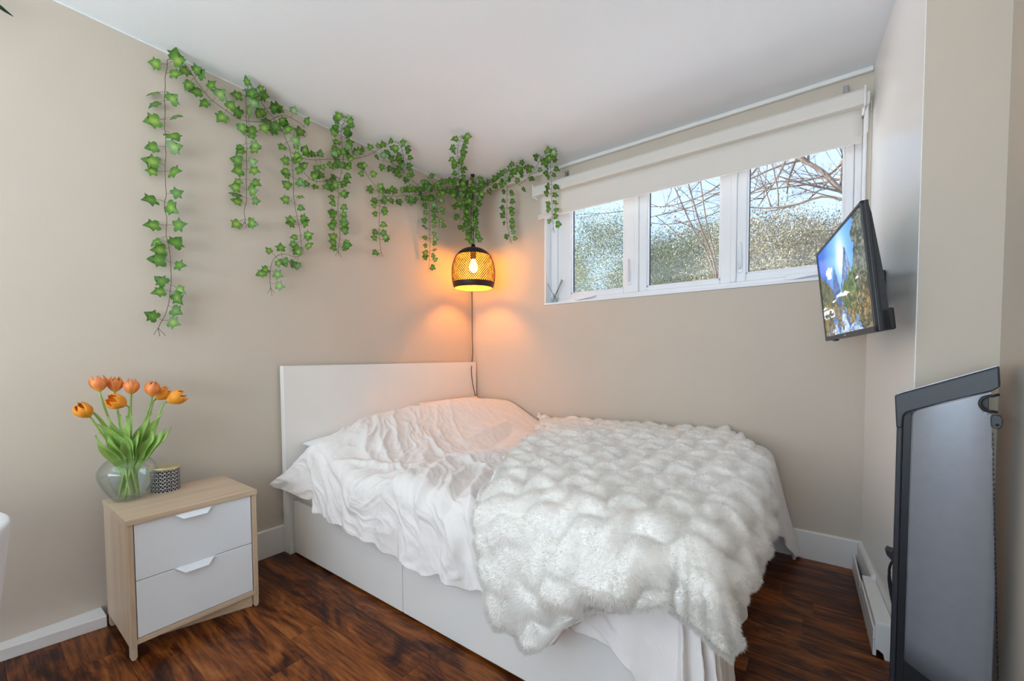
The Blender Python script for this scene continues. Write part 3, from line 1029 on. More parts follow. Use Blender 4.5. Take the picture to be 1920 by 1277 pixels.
# ---------------------------------------------------------------- vase of tulips
VX, VY, VZ = 0.150, -2.180, nh
vase = thing('glass_vase', (VX, VY, VZ), 'round clear glass vase with flared neck, half full of water', 'vase')
outer = [(0.030, 0.002), (0.046, 0.004), (0.062, 0.030), (0.080, 0.068), (0.089, 0.100), (0.086, 0.125), (0.070, 0.150), (0.050, 0.168), (0.045, 0.182), (0.052, 0.200), (0.066, 0.220)]
def spl(prof, n):
    p = smooth_path([(r, z, 0) for r, z in prof], n)
    return [(float(a), float(b)) for a, b, _ in p]
ov = spl(outer, 46)
iv = [(max(r - 0.0035, 0.001), max(z, 0.010)) for r, z in ov]
prof = [(0.0008, 0.002)] + ov + iv[::-1] + [(0.0008, 0.010)]
link('glass_body', lathe_me('glass_body', [(r, z + VZ) for r, z in prof], 56, (VX, VY)), 'vase_glass', vase)
wz = 0.098
wp = [(0.0008, 0.0105)] + [(max(r - 0.0045, 0.001), max(z, 0.0105)) for r, z in ov if z < wz] + [(0.083, wz), (0.0008, wz)]
link('water', lathe_me('water', [(r, z + VZ) for r, z in wp], 48, (VX, VY)), 'water', vase)

def petal_colors(tx):
    # tx in 0..1 base->tip
    a = np.array(lin((214, 170, 60))[:3])
    b = np.array(lin((238, 150, 40))[:3])
    return a * (1 - tx) + b * tx

def tulip(head, direc, stem_base, openness, hue, size, label):
    size = size * 0.82
    head = np.array(head, float)
    direc = np.array(direc, float)
    direc /= np.linalg.norm(direc)
    root = thing('tulip', tuple(stem_base), label, 'flower', 'orange tulips in the glass vase')
    neck = (VX + (head[0] - VX) * 0.22, VY + (head[1] - VY) * 0.22, VZ + 0.19)
    path = smooth_path([stem_base, ((stem_base[0] + neck[0]) / 2, (stem_base[1] + neck[1]) / 2, VZ + 0.10), neck,
                        tuple(head * 0.55 + np.array(neck) * 0.45 - 0.012 * np.array([0, 0, 1.0])), tuple(head - direc * 0.012), tuple(head)], 26)
    link('stem', tubes_me('stem', [(path, np.linspace(0.0042, 0.0034, 26), 7)]), 'tulip_stem', root)
    # six petals, each a cupped blade
    q = Vector(direc).to_track_quat('Z', 'Y').to_matrix()
    for k in range(6):
        inner = k % 2
        ang = k * math.pi / 3 + hue * 3
        nu, nv = 9, 12
        V, C = [], []
        for j in range(nv + 1):
            t = j / nv
            rad = size * (0.60 * math.sin(math.pi * (0.03 + 0.86 * t)) ** 0.75 + openness * t * t * 0.55) * (0.92 if inner else 1.0)
            wdt = (0.80 - 0.15 * t) * (1 - 0.97 * t ** 5) * 0.85
            z = size * 1.45 * t
            for i in range(nu + 1):
                u = i / nu * 2 - 1
                aa = ang + u * wdt * 1.25
                rr = rad * (1 - 0.05 * u * u) + 0.0006
                zz = z * (1 - 0.10 * u * u * t) + 0.002 * math.sin(7 * u + k) * t
                pnt = q @ Vector((rr * math.cos(aa), rr * math.sin(aa), zz))
                V.append(tuple(head + np.array(pnt)))
                e = abs(u)
                base_c = np.array(lin((232, 178, 62))[:3])
                mid = np.array(lin((240, 150, 38))[:3]) if hue < 0.5 else np.array(lin((232, 128, 78))[:3])
                edge = np.array(lin((246, 178, 60))[:3])
                c = base_c * max(0, 1 - t * 4) + mid * (1 - max(0, 1 - t * 4))
                c = c * (1 - e ** 2 * 0.7) + edge * (e ** 2 * 0.7)
                C.append(tuple(c) + (1.0,))
        Fc = [(j * (nu + 1) + i, j * (nu + 1) + i + 1, (j + 1) * (nu + 1) + i + 1, (j + 1) * (nu + 1) + i) for j in range(nv) for i in range(nu)]
        pm = mesh_np('petal', V, Fc, True)
        ca = pm.color_attributes.new('Col', 'FLOAT_COLOR', 'POINT')
        ca.data.foreach_set('color', np.array(C, np.float32).reshape(-1))
        link('petal', pm, 'tulip', root)
    return root

def tleaf(parent, pts, width, twist, name='leaf'):
    """long tulip leaf along pts, folded at the midrib"""
    n = 22
    path = smooth_path(pts, n)
    T_ = np.gradient(path, axis=0)
    T_ /= np.linalg.norm(T_, axis=1)[:, None]
    toc = np.array([0.75, -0.25, 0.2])
    V = []
    for i in range(n):
        t = i / (n - 1)
        wv_ = width * (math.sin(math.pi * min(1, 0.12 + 0.88 * t)) ** 0.7) * (1 - t ** 7)
        sdv = np.cross(T_[i], toc)
        sdv /= np.linalg.norm(sdv) + 1e-9
        nv = np.cross(sdv, T_[i])
        a = twist * t
        s2 = sdv * math.cos(a) + nv * math.sin(a)
        n2 = -sdv * math.sin(a) + nv * math.cos(a)
        for u in (-1, -0.55, 0, 0.55, 1):
            V.append(tuple(path[i] + s2 * wv_ * u + n2 * (wv_ * 0.45 * abs(u) + 0.004 * math.sin(9 * t + 3 * u))))
    Fc = [(i * 5 + k, i * 5 + k + 1, (i + 1) * 5 + k + 1, (i + 1) * 5 + k) for i in range(n - 1) for k in range(4)]
    return link(name, mesh_np(name, V, Fc, True), 'tulip_leaf', parent)

TX = 0.16
tl = [  # head (y, z), x offset, direction, openness, hue, size, label
    ((-2.251, 0.922), 0.00, (-0.05, -0.05, 1.0), 0.25, 0.9, 0.050, 'pinkish orange tulip highest in the vase, leftmost of the upright ones'),
    ((-2.205, 0.915), -0.03, (0.0, 0.05, 1.0), 0.0, 0.7, 0.050, 'closed orange tulip just left of the middle of the top row in vase'),
    ((-2.164, 0.905), 0.00, (0.05, 0.05, 1.0), -0.1, 0.9, 0.051, 'rounded pinkish orange tulip in the middle of the top row in vase'),
    ((-2.190, 0.868), 0.05, (0.35, -0.75, 0.45), 0.25, 0.1, 0.054, 'yellow orange tulip leaning forward below the middle of top row'),
    ((-2.283, 0.832), 0.02, (0.25, -0.45, 0.75), 0.0, 0.1, 0.053, 'yellow orange tulip hanging lowest at the far left of the vase'),
    ((-2.106, 0.893), 0.02, (0.05, 0.05, 1.0), -0.05, 0.6, 0.052, 'closed orange tulip right of the middle, upright beside two leaning ones'),
    ((-2.085, 0.878), -0.02, (0.1, 0.75, 0.65), 0.35, 0.2, 0.050, 'open orange tulip between the upright right one and rightmost bloom'),
    ((-2.062, 0.868), 0.03, (0.3, 0.85, 0.45), 0.3, 0.2, 0.056, 'orange tulip leaning out at the far right of the vase'),
]
for k, ((yy, zz), ox, dr_, op, hu, sz, lb) in enumerate(tl):
    a = 2.399 * k
    sb = (VX + 0.030 * math.cos(a), VY + 0.030 * math.sin(a), VZ + 0.014)
    r_ = tulip((TX + ox, yy, zz), dr_, sb, op, hu, sz, lb)
    # each stem carries one or two leaves
    up_y = VY + (yy - VY) * 1.0
    nz_ = VZ + 0.20
    tleaf(r_, [(VX, VY + (yy - VY) * 0.15, VZ + 0.10), (VX + 0.02, VY + (yy - VY) * 0.30, nz_), (TX + ox * 0.5 + 0.02, VY + (yy - VY) * 0.55, nz_ + 0.075),
               (TX + ox + 0.02, VY + (yy - VY) * 0.85 + RNG.uniform(-0.01, 0.01), min(zz - 0.02, nz_ + 0.135))], RNG.uniform(0.017, 0.024), RNG.uniform(-1.2, 1.2))
    if k in (0, 1, 2, 3, 4, 5, 6, 7):
        tleaf(r_, [(VX + 0.02, VY + (yy - VY) * 0.2, VZ + 0.13), (VX + 0.05, VY + (yy - VY) * 0.5, nz_ - 0.01), (VX + 0.075, VY + (yy - VY) * 0.8, nz_ + 0.035),
                   (VX + 0.080, VY + (yy - VY) * 1.0 + RNG.uniform(-0.02, 0.02), nz_ + 0.075)], RNG.uniform(0.016, 0.023), RNG.uniform(-0.8, 0.8))
    if k == 4:
        tleaf(r_, [(VX, VY - 0.02, nz_ - 0.02), (VX, VY - 0.05, nz_ + 0.08), (VX + 0.01, VY - 0.09, nz_ + 0.15), (VX + 0.01, VY - 0.135, nz_ + 0.175)], 0.007, 0.4)

# ---------------------------------------------------------------- candle jar
CX, CY = 0.128, -2.062
cj = thing('candle_jar', (CX, CY, nh), 'small black and white patterned candle jar with brass lid beside vase', 'candle jar')
R0, HJ = 0.048, 0.092
nu, nv = 192, 60
V, Fc, C = [], [], []
for j in range(nv + 1):
    for i in range(nu):
        a = 2 * math.pi * i / nu
        r = R0 * (0.975 if j in (0, nv) else 1.0)
        V.append((CX + r * math.cos(a), CY + r * math.sin(a), nh + HJ * j / nv))
        Fc_ = None
for j in range(nv):
    for i in range(nu):
        i2 = (i + 1) % nu
        Fc.append((j * nu + i, j * nu + i2, (j + 1) * nu + i2, (j + 1) * nu + i))
        u = (i / nu * 22) % 1.0
        v = (j / nv * 6) % 1.0
        edge = abs(abs(u - 0.5) * 2 - (1 - v))          # chevron outline
        white = edge < 0.11 or v < 0.06
        if abs(u - 0.5) < 0.10 and v > 0.55:
            white = False
        C.append(lin((232, 230, 226)) if white else lin((26, 27, 34)))
pm = mesh_np('jar', V, Fc, False)
ca = pm.color_attributes.new('Col', 'FLOAT_COLOR', 'CORNER')
ca.data.foreach_set('color', np.repeat(np.array(C, np.float32), 4, axis=0).reshape(-1))
link('jar', pm, 'print', cj)
link('lid', lathe_me('lid', [(0.0005, nh + HJ + 0.010), (0.044, nh + HJ + 0.010), (0.050, nh + HJ + 0.009), (0.051, nh + HJ + 0.006), (0.051, nh + HJ - 0.001), (0.049, nh + HJ - 0.002), (0.0005, nh + HJ - 0.002)], 48, (CX, CY), False), 'brass', cj)

# ================================================================== PENDANT LAMP
LX, LY = 0.262, -0.272
LZ0, LZ1 = 1.548, 1.850
lamp = thing('pendant_lamp', (LX, LY, LZ0), 'dark perforated dome pendant lamp glowing in the room corner', 'lamp')
sh = [(0.142, 0.0), (0.150, 0.020), (0.158, 0.060), (0.161, 0.105), (0.158, 0.150), (0.148, 0.195), (0.128, 0.238), (0.098, 0.270), (0.060, 0.290), (0.024, 0.298)]
sp = smooth_path([(r, z, 0) for r, z in sh], 80)
cum = np.r_[0, np.cumsum(np.linalg.norm(np.diff(sp, axis=0), axis=1))]
cum /= cum[-1]
def shp(t):
    return np.interp(t, cum, sp[:, 0]), np.interp(t, cum, sp[:, 1])
# solid bands
def band(t0, t1, n=14):
    pr2 = [shp(t) for t in np.linspace(t0, t1, n)]
    return [(float(r), LZ0 + float(z)) for r, z in pr2]
def two_side(o, th=0.003):
    o.data.materials.append(M['cream_in'])
    s = o.modifiers.new('thickness', 'SOLIDIFY')
    s.thickness = th
    s.offset = -1
    s.material_offset = 1
    s.material_offset_rim = 0
two_side(link('rim_band', lathe_me('rim_band', band(0.0, 0.115), 96, (LX, LY)), 'bronze', lamp))
two_side(link('crown_band', lathe_me('crown_band', band(0.66, 1.0), 96, (LX, LY)), 'bronze', lamp))
# diamond lattice
NC, NRW = 58, 22
V, Fc = [], []
def lp(a, t):
    r, z = shp(t)
    return (LX + r * math.cos(a), LY + r * math.sin(a), LZ0 + float(z))
t0, t1 = 0.105, 0.675
da = 2 * math.pi / NC
dt = (t1 - t0) / NRW
wa, wt = da * 0.21, dt * 0.30
for j in range(NRW):
    ta, tb = t0 + j * dt, t0 + (j + 1) * dt
    for i in range(NC):
        a = (i + 0.5 * (j % 2)) * da
        for sgn in (-1, 1):
            b = a + sgn * da * 0.5
            o = len(V)
            V += [lp(a - wa, ta), lp(a + wa, ta), lp(b + wa, tb), lp(b - wa, tb)]
            Fc.append((o, o + 1, o + 2, o + 3))
        o = len(V)
        V += [lp(a - wa * 1.3, ta), lp(a, ta - wt * 1.2), lp(a + wa * 1.3, ta), lp(a, ta + wt * 1.2)]
        Fc.append((o, o + 1, o + 2, o + 3))
lt = link('lattice', mesh_np('lattice', V, Fc), 'bronze', lamp)
two_side(lt, 0.0016)
link('bulb', lathe_me('bulb', [(r, LZ0 + z) for r, z in spl([(0.001, 0.115), (0.018, 0.121), (0.030, 0.143), (0.030, 0.165), (0.020, 0.195), (0.014, 0.215)], 20)], 24, (LX, LY)), 'bulb', lamp)
link('socket', lathe_me('socket', [(0.001, LZ0 + 0.212), (0.019, LZ0 + 0.212), (0.021, LZ0 + 0.222), (0.021, LZ0 + 0.285), (0.012, LZ0 + 0.325), (0.001, LZ0 + 0.33)], 24, (LX, LY)), 'black', lamp)
link('hanging_cord', tubes_me('hanging_cord', [(smooth_path([(LX, LY, LZ0 + 0.32), (LX + 0.004, LY, 2.05), (LX - 0.004, LY, 2.25), (LX, LY, H - 0.02)], 20), 0.0032, 8)]), 'cord', lamp)
link('ceiling_hook', lathe_me('ceiling_hook', [(0.001, H - 0.022), (0.010, H - 0.020), (0.014, H - 0.008), (0.016, H - 0.0005)], 20, (LX, LY)), 'black', lamp)
cp = [(LX, LY, H - 0.012), (0.14, -0.14, H - 0.014), (0.035, -0.035, H - 0.030), (0.026, -0.026, 2.0), (0.026, -0.026, 1.5), (0.028, -0.030, 1.25), (0.036, -0.034, 1.10), (0.030, -0.030, 1.05), (0.064, -0.085, 0.93), (0.075, -0.075, 0.80), (0.10, -0.070, 0.70), (0.11, -0.065, 0.66)]
link('power_cord', tubes_me('power_cord', [(smooth_path(cp, 70), 0.0032, 7)]), 'cord', lamp)
# ================================================================== TELEVISION
tv_c = [np.array(p) for p in ((2.299, -0.262, 1.487), (2.401, -0.954, 1.493), (2.449, -0.998, 1.113), (2.347, -0.305, 1.107))]
tl_, tr_, br_, bl_ = tv_c
ex = (tr_ - tl_ + br_ - bl_)
ex /= np.linalg.norm(ex)
ez0 = (tl_ - bl_ + tr_ - br_)
ez0 -= ex * (ez0 @ ex)
ez = ez0 / np.linalg.norm(ez0)
en = np.cross(ex, ez)          # out of the screen
if en[0] > 0:
    en = -en
tvC = (tl_ + tr_ + br_ + bl_) / 4
TW, TH = 0.70, 0.388
tv = thing('television', tuple(tvC), 'flat black television on wall arm showing a mountain lake', 'television')
def tvp(a, b, c):
    return tuple(tvC + ex * a + ez * b + en * c)
def tv_box(name, a0, a1, b0, b1, c0, c1, mat, parent=tv, bev=0.003):
    me = box_me(name, a0, a1, b0, b1, c0, c1, bev)
    for v in me.vertices:
        v.co = tvp(*v.co)
    if np.cross(ex, ez) @ en < 0:
        me.flip_normals()
    return link(name, me, mat, parent)
hw, hh_ = TW / 2, TH / 2
tv_box('housing', -hw, hw, -hh_, hh_, -0.016, -0.004, 'charcoal')
tv_box('back_bulge', -hw * 0.80, hw * 0.985, -hh_ * 0.99, -hh_ * 0.66, -0.046, -0.014, 'black', bev=0.005)
wp_ = [(hh_ * 0.97, -0.015), (-hh_ * 0.97, -0.015), (-hh_ * 0.97, -0.034), (-hh_ * 0.2, -0.032), (hh_ * 0.80, -0.020)]
bm = bmesh.new()
w0 = [bm.verts.new(tvp(-hw * 0.95, b_, c_)) for b_, c_ in wp_]
w1 = [bm.verts.new(tvp(hw * 0.985, b_, c_)) for b_, c_ in wp_]
bm.faces.new(w0)
bm.faces.new(w1[::-1])
for q in range(5):
    bm.faces.new((w0[q], w0[(q + 1) % 5], w1[(q + 1) % 5], w1[q]))
link('back_cover', bm_mesh('back_cover', bm), 'charcoal', tv)
for nm, a in (('bezel', (-hw, hw, hh_ - 0.010, hh_, -0.006, 0.004)), ('bezel', (-hw, hw, -hh_, -hh_ + 0.018, -0.006, 0.004)),
              ('bezel', (-hw, -hw + 0.010, -hh_, hh_, -0.006, 0.004)), ('bezel', (hw - 0.010, hw, -hh_, hh_, -0.006, 0.004))):
    tv_box(nm, *a, 'charcoal', bev=0.002)
tv_box('sensor', -0.22, -0.18, -hh_ - 0.006, -hh_ + 0.002, -0.012, 0.003, 'black', bev=0.002)
tv_box('maker_badge', -0.012, 0.012, -hh_ + 0.006, -hh_ + 0.011, 0.0035, 0.0046, 'steel', bev=0)
# screen picture, painted as colours of a fine grid
nu, nv = 260, 146
U, Vv = np.meshgrid((np.arange(nu) + 0.5) / nu, (np.arange(nv) + 0.5) / nv, indexing='ij')   # u left->right, v bottom->top
def c3(*c):
    return np.array(lin(c)[:3])
img = np.zeros((nu, nv, 3))
hor = 0.36
sky = c3(20, 90, 200) * (1 - np.clip((U - 0.05) / 0.6, 0, 1))[..., None] + c3(70, 160, 240) * np.clip((U - 0.05) / 0.6, 0, 1)[..., None]
def paint(u, v):
    """u, v arrays; scenery above the horizon"""
    im = c3(18, 92, 205) + (c3(120, 195, 250) - c3(18, 92, 205)) * np.clip(1.25 - 3.0 * np.hypot(u - 0.56, (v - 0.80) * 0.6), 0, 1)[..., None]
    gl = np.exp(-((u - 0.56) ** 2 / 0.006 + (v - 0.76) ** 2 / 0.03))
    im = im + gl[..., None] * (np.array([1, 1, 1]) - im)
    cloud = (np.hypot((u - 0.25) / 0.11, (v - 0.68) / 0.07) + 0.5 * fbm(u * 14, v * 14, 4, 7)) < 0.75
    im = np.where(cloud[..., None], c3(235, 240, 248), im)
    nz = fbm(u * 30, v * 30, 4, 21)[..., None]
    m1 = hor + 0.36 * np.clip(1 - np.abs(u - 0.40) / 0.13, 0, 1) + 0.03 * fbm(u * 18, v * 0, 3, 3)
    im = np.where((v < m1)[..., None], c3(54, 98, 158) + nz * 0.06, im)
    m2 = hor + 0.47 * np.clip(1 - np.abs(u - 0.64) / 0.17, 0, 1) + 0.04 * fbm(u * 18, v * 0, 3, 4)
    im = np.where((v < m2)[..., None], c3(70, 106, 160) + nz * 0.09, im)
    snow = (fbm(u * 40, v * 14, 3, 5) > 0.5) & (v < m2)
    im = np.where(snow[..., None], c3(150, 180, 214), im)
    # forests
    fl_ = hor + 0.40 * np.clip((0.36 - u) / 0.36, 0, 1) ** 0.7 + 0.035 * fbm(u * 40, v * 0, 2, 6)
    fr_ = hor + 0.30 * np.clip((u - 0.48) / 0.36, 0, 1) ** 0.8 + 0.04 * fbm(u * 40, v * 0, 2, 8)
    tr2 = (u > 0.80 - 0.04 * fbm(v * 16, u * 0, 3, 19) + 0.05 * (v > 0.95)) & (v > 0.2)
    g1 = c3(66, 74, 24) + nz * 0.06
    g2 = c3(72, 104, 34) + nz * 0.10
    im = np.where((v < fl_)[..., None], g1, im)
    im = np.where((v < fr_)[..., None], g2, im)
    tn = fbm(u * 46, v * 46, 4, 23)[..., None]
    im = np.where(tr2[..., None], c3(62, 70, 30) + tn * 0.16, im)
    return im
im_up = paint(U, np.maximum(Vv, hor + 0.001))
refl_v = hor + (hor - Vv) * 1.0
im_dn = paint(U + 0.02 * fbm(U * 8, Vv * 40, 2, 15), np.clip(refl_v, hor, 1.0)) * 0.72
img = np.where((Vv > hor)[..., None], im_up, im_dn)
gold = (fbm(U * 20, Vv * 20, 4, 28) + (0.55 - Vv * 1.6) + 0.6 * (np.abs(U - 0.52) - 0.22) > 0.30) & (Vv < hor)
img = np.where(gold[..., None], c3(122, 104, 26) + 0.14 * fbm(U * 50, Vv * 50, 3, 33)[..., None], img)
shore = np.abs(Vv - (hor + 0.02 + 0.14 * (U - 0.45) + 0.02 * fbm(U * 7, U * 0, 3, 45))) < 0.034 * np.clip(fbm(U * 9, Vv * 30, 3, 40), 0, 1)
img = np.where(shore[..., None], c3(236, 240, 245), img)
mist = (Vv < 0.30) & (Vv > 0.20) & (U < 0.30) & (fbm(U * 16, Vv * 26, 3, 41) > -0.1)
img = np.where(mist[..., None], c3(225, 232, 240), img)
mt3 = Vv < 0.24 * np.clip(1 - np.abs(U - 0.50) / 0.10, 0, 1) + 0.08 * np.clip(1 - np.abs(U - 0.68) / 0.16, 0, 1) + 0.14 * np.clip(1 - np.abs(U - 0.30) / 0.06, 0, 1)
img = np.where((mt3 & (fbm(U * 30, Vv * 40, 3, 46) > -0.35))[..., None], c3(176, 202, 240) + 0.25 * fbm(U * 24, Vv * 34, 3, 47)[..., None], img)
img = np.clip(img, 0.002, 1)
g = np.zeros((nu + 1, nv + 1, 3))
sw, shh0, shh1 = hw - 0.010, -hh_ + 0.018, hh_ - 0.010
# u=0 is the end away from the camera (far/left in view)
for i in range(nu + 1):
    for j in range(nv + 1):
        g[i, j] = tvC + ex * (-sw + 2 * sw * i / nu) + ez * (shh0 + (shh1 - shh0) * j / nv) + en * 0.0005
Fi = grid_faces(nu + 1, nv + 1)
if (np.cross(g[1, 0] - g[0, 0], g[0, 1] - g[0, 0]) @ en) > 0:
    Fi = Fi[:, ::-1]
pm = mesh_np('screen', g.reshape(-1, 3), Fi)
if pm.polygons[0].normal @ Vector(en) < 0:
    pm.flip_normals()
ca = pm.color_attributes.new('Col', 'FLOAT_COLOR', 'CORNER')
cf = np.concatenate([img.reshape(-1, 3), np.ones((nu * nv, 1))], 1).astype(np.float32)
ca.data.foreach_set('color', np.repeat(cf, 4, axis=0).reshape(-1))
link('screen', pm, 'screen', tv)
# wall arm
wallx = 2.50 + 0.053 * 0.33
arm = link('wall_arm', None, None, tv)
box('wall_plate', wallx - 0.012, wallx + 0.001, -0.40, -0.27, 1.235, 1.375, 'black', arm, 0.002)
box('arm_hinge', wallx - 0.040, wallx - 0.012, -0.375, -0.345, 1.25, 1.36, 'black', arm, 0.003)
cpt = tvC - en * 0.040
for za, zb_ in ((1.345, 0.04), (1.275, -0.03)):
    link('arm_link', tubes_me('arm_link', [(smooth_path([(wallx - 0.03, -0.36, za), tuple(cpt - ex * 0.06 + ez * zb_)], 6), 0.009, 8)]), 'steel', arm)
tv_box('mount_plate', -0.10, 0.06, -0.07, 0.07, -0.040, -0.030, 'black', arm, 0.001)

# ================================================================== HEATER
ht = thing('baseboard_heater', (2.505, -0.53, 0.0), 'white electric baseboard heater on the floor along the right wall', 'heater')
def hx(y):   # wall face
    return 2.50 - y * 0.053 - 0.001
hy0, hy1 = -0.715, -0.345
top = [(2.478, hy1), (hx(hy1), hy1), (hx(hy0), hy0), (2.486, hy0)]
link('cover', prism_me('cover', top, 0.030, 0.122, 0.003), 'trim', ht)
def hprism(name, dx0, dx1, y0, y1, z0, z1, mat='trim', bev=0.002):
    poly = [(2.475 - 0.017 * (y1 + 0.35) * 0 + dx0, y1), (2.475 + dx1, y1), (2.483 + dx1, y0), (2.483 + dx0, y0)]
    return link(name, prism_me(name, poly, z0, z1, bev), mat, ht)
link('lower_panel', prism_me('lower_panel', [(2.468, -0.020), (2.474, -0.020), (2.492, hy0 + 0.004), (2.482, hy0 + 0.004)], 0.0, 0.055, 0.0015), 'trim', ht)
link('end_bracket', prism_me('end_bracket', [(2.486, 0.030), (2.486, 0.120), (hx(hy0), 0.120), (hx(hy0), 0.0), (2.512, 0.0), (2.508, 0.020), (2.497, 0.028)], hy0 - 0.008, hy0 + 0.001, 0.0012, 'xz'), 'trim', ht)
link('front_flange', prism_me('front_flange', [(2.474, hy1), (2.4795, hy1), (2.4865, hy0), (2.481, hy0)], 0.060, 0.095, 0.001), 'trim', ht)
link('junction_cover', prism_me('junction_cover', [(2.4685, -0.020), (2.4745, -0.020), (2.479, -0.33), (2.472, -0.33)], 0.055, 0.085, 0.0015), 'trim', ht)

# ================================================================== PORTABLE AIR CONDITIONER
A0 = np.array([2.486, -1.0, 0.0])
dA = np.array([0.970, -0.243, 0.0])
nA_ = np.array([-0.243, -0.970, 0.0])
ac = thing('air_conditioner', (2.59, -0.96, 0.0), 'tall grey and black portable air conditioner standing by the right wall', 'air conditioner')
def acp(s, z, t=0.0):
    """s along the side panel, z up, t towards the viewer"""
    return tuple(A0 + dA * s + nA_ * t + np.array([0, 0, z]))
def ac_ext(name, poly, t0, t1, mat, bev=0.0015, parent=ac, smooth=False, tfun=None):
    bm = bmesh.new()
    f = tfun or (lambda s: 0.0)
    v0 = [bm.verts.new(acp(s, z, t0)) for s, z in poly]
    v1 = [bm.verts.new(acp(s, z, t1 + f(s))) for s, z in poly]
    n = len(poly)
    bm.faces.new(v0)
    bm.faces.new(v1[::-1])
    for i in range(n):
        bm.faces.new((v0[i], v0[(i + 1) % n], v1[(i + 1) % n], v1[i]))
    bmesh.ops.recalc_face_normals(bm, faces=bm.faces)
    if bev:
        bmesh.ops.bevel(bm, geom=list(bm.edges), offset=bev, segments=2, profile=0.5, affect='EDGES')
    return link(name, bm_mesh(name, bm, smooth), mat, parent)
link('body', prism_me('body', [acp(a, 0, b)[:2] for a, b in ((0.006, -0.006), (0.172, -0.006), (0.172, -0.085), (0.15, -0.098), (0.02, -0.105), (0.006, -0.095))], 0.0, 0.90, 0.003), 'black', ac)
def rnd(cx_, cz_, r, a0, a1, n=8):
    return [(cx_ + r * math.cos(math.radians(a0 + (a1 - a0) * k / n)), cz_ + r * math.sin(math.radians(a0 + (a1 - a0) * k / n))) for k in range(n + 1)]
# top bezel wraps down over the front edge with a rounded inner corner
bez = [(0.0045, 0.838), (-0.0005, 0.928), (0.187, 1.012), (0.190, 0.962), (0.178, 0.951), (0.105, 0.920), (0.046, 0.893)] + rnd(0.040, 0.866, 0.022, 108, 180) + [(0.0165, 0.838)]
ac_ext('top_bezel', bez, -0.105, 0.006, 'charcoal', 0.003)
ac_ext('front_edge', [(0.005, 0.0), (0.005, 0.839), (0.0175, 0.839), (0.0175, 0.0)], -0.095, 0.003, 'charcoal', 0.003)
ac_ext('panel_groove', [(0.0175, 0.0), (0.0175, 0.87), (0.034, 0.885), (0.034, 0.0)], -0.02, -0.003, 'black', 0.001)
ac_ext('base_skirt', [(0.030, 0.0), (0.030, 0.19), (0.196, 0.19), (0.196, 0.0)], -0.075, -0.004, 'black', 0.003)
# control deck lying on the sloping top, pale tone stands for window reflection
ac_ext('control_deck', [(0.0025, 0.9305), (0.184, 1.0118), (0.184, 1.0150), (0.0025, 0.9337)], -0.100, -0.002, 'deck', 0.001)
# grey side panel with a notch for the hand grip, its face gently bowed
def pan_right(z):
    return 0.1795 + (0.862 - z) * 0.0385
pan_lo = lambda s_: 0.178 - (s_ - 0.034) * 0.40
pan_hi = lambda s_: (0.895 + (s_ - 0.046) * 0.4367) if s_ > 0.052 else 0.866 + math.sqrt(max(0.0, 0.0235 ** 2 - (max(0.0, 0.0565 - s_)) ** 2)) * 1.30
cols = list(np.linspace(0.0335, 0.150, 22)) + list(np.linspace(0.153, 0.196, 16))
V, Fc = [], []
def bow(s_):
    x = (s_ - 0.0335) / 0.165
    return 0.010 * (1 - (2 * x - 1) ** 2) - 0.004 * max(0, x - 0.9) * 10
NZ = 60
def notch(s_, z):
    return (s_ - 0.178) ** 2 + (z - 0.9195) ** 2 < 0.0195 ** 2 or (s_ > 0.178 and abs(z - 0.9195) < 0.0195)
grid_idx = {}
for a, s_ in enumerate(cols):
    for b in range(NZ + 1):
        z0, z1 = pan_lo(s_), pan_hi(s_)
        z = z0 + (z1 - z0) * (b / NZ) ** 0.55
        sr = min(s_, pan_right(z))
        V.append(acp(sr, z, bow(sr) - 0.004))
        grid_idx[a, b] = (sr, z)
for a in range(len(cols) - 1):
    for b in range(NZ):
        q = [(a, b), (a + 1, b), (a + 1, b + 1), (a, b + 1)]
        c_ = np.mean([grid_idx[k] for k in q], axis=0)
        if notch(*c_) or grid_idx[(a + 1, b)][0] - grid_idx[(a, b)][0] < 1e-5:
            continue
        Fc.append(tuple(k[0] * (NZ + 1) + k[1] for k in q))
po = link('side_panel', mesh_np('side_panel', V, Fc, True), 'grey_metal', ac)
so = po.modifiers.new('thickness', 'SOLIDIFY')
so.thickness = 0.004
so.offset = -1
rim = [acp(a, b, bow(a) - 0.001) for a, b in [(0.189, 0.943), (0.181, 0.940)] + rnd(0.178, 0.9195, 0.0195, 85, 275, 16) + [(0.187, 0.899)]]
link('grip_rim', tubes_me('grip_rim', [(np.array(rim), 0.0034, 8)]), 'black', ac)
ac_ext('grip_pocket', [(0.150, 0.895), (0.150, 0.945), (0.172, 0.945), (0.172, 0.895)], -0.05, -0.02, 'charcoal', 0.001)
ac_ext('latch', [(0.178, 0.862), (0.176, 0.884), (0.181, 0.893), (0.193, 0.891), (0.197, 0.879), (0.195, 0.862), (0.187, 0.857)], -0.012, 0.004, 'charcoal', 0.002)
link('latch_pin', tubes_me('latch_pin', [(np.array([acp(0.188, 0.868, 0.003), acp(0.188, 0.868, 0.006)]), 0.0032, 12)]), 'black', ac)
z = 0.845
while z > 0.20:
    s0 = pan_right(z)
    ac_ext('vent_slit', [(s0 - 0.0005, z - 0.0065), (s0 - 0.0005, z), (s0 + 0.0022, z), (s0 + 0.0022, z - 0.0065)], -0.012, -0.001, 'black', 0)
    z -= 0.0125
ac_ext('cable_hook', [(-0.0147, 0.481), (-0.010, 0.462), (0.006, 0.445), (0.008, 0.478)], -0.040, -0.010, 'black', 0.002)
link('power_cord', tubes_me('power_cord', [(smooth_path([acp(0.006, 0.455, -0.02), acp(-0.003, 0.43, -0.025), acp(-0.005, 0.40, -0.028), acp(0.003, 0.35, -0.03), acp(0.009, 0.33, -0.03)], 20), 0.0032, 8)]), 'black', ac)
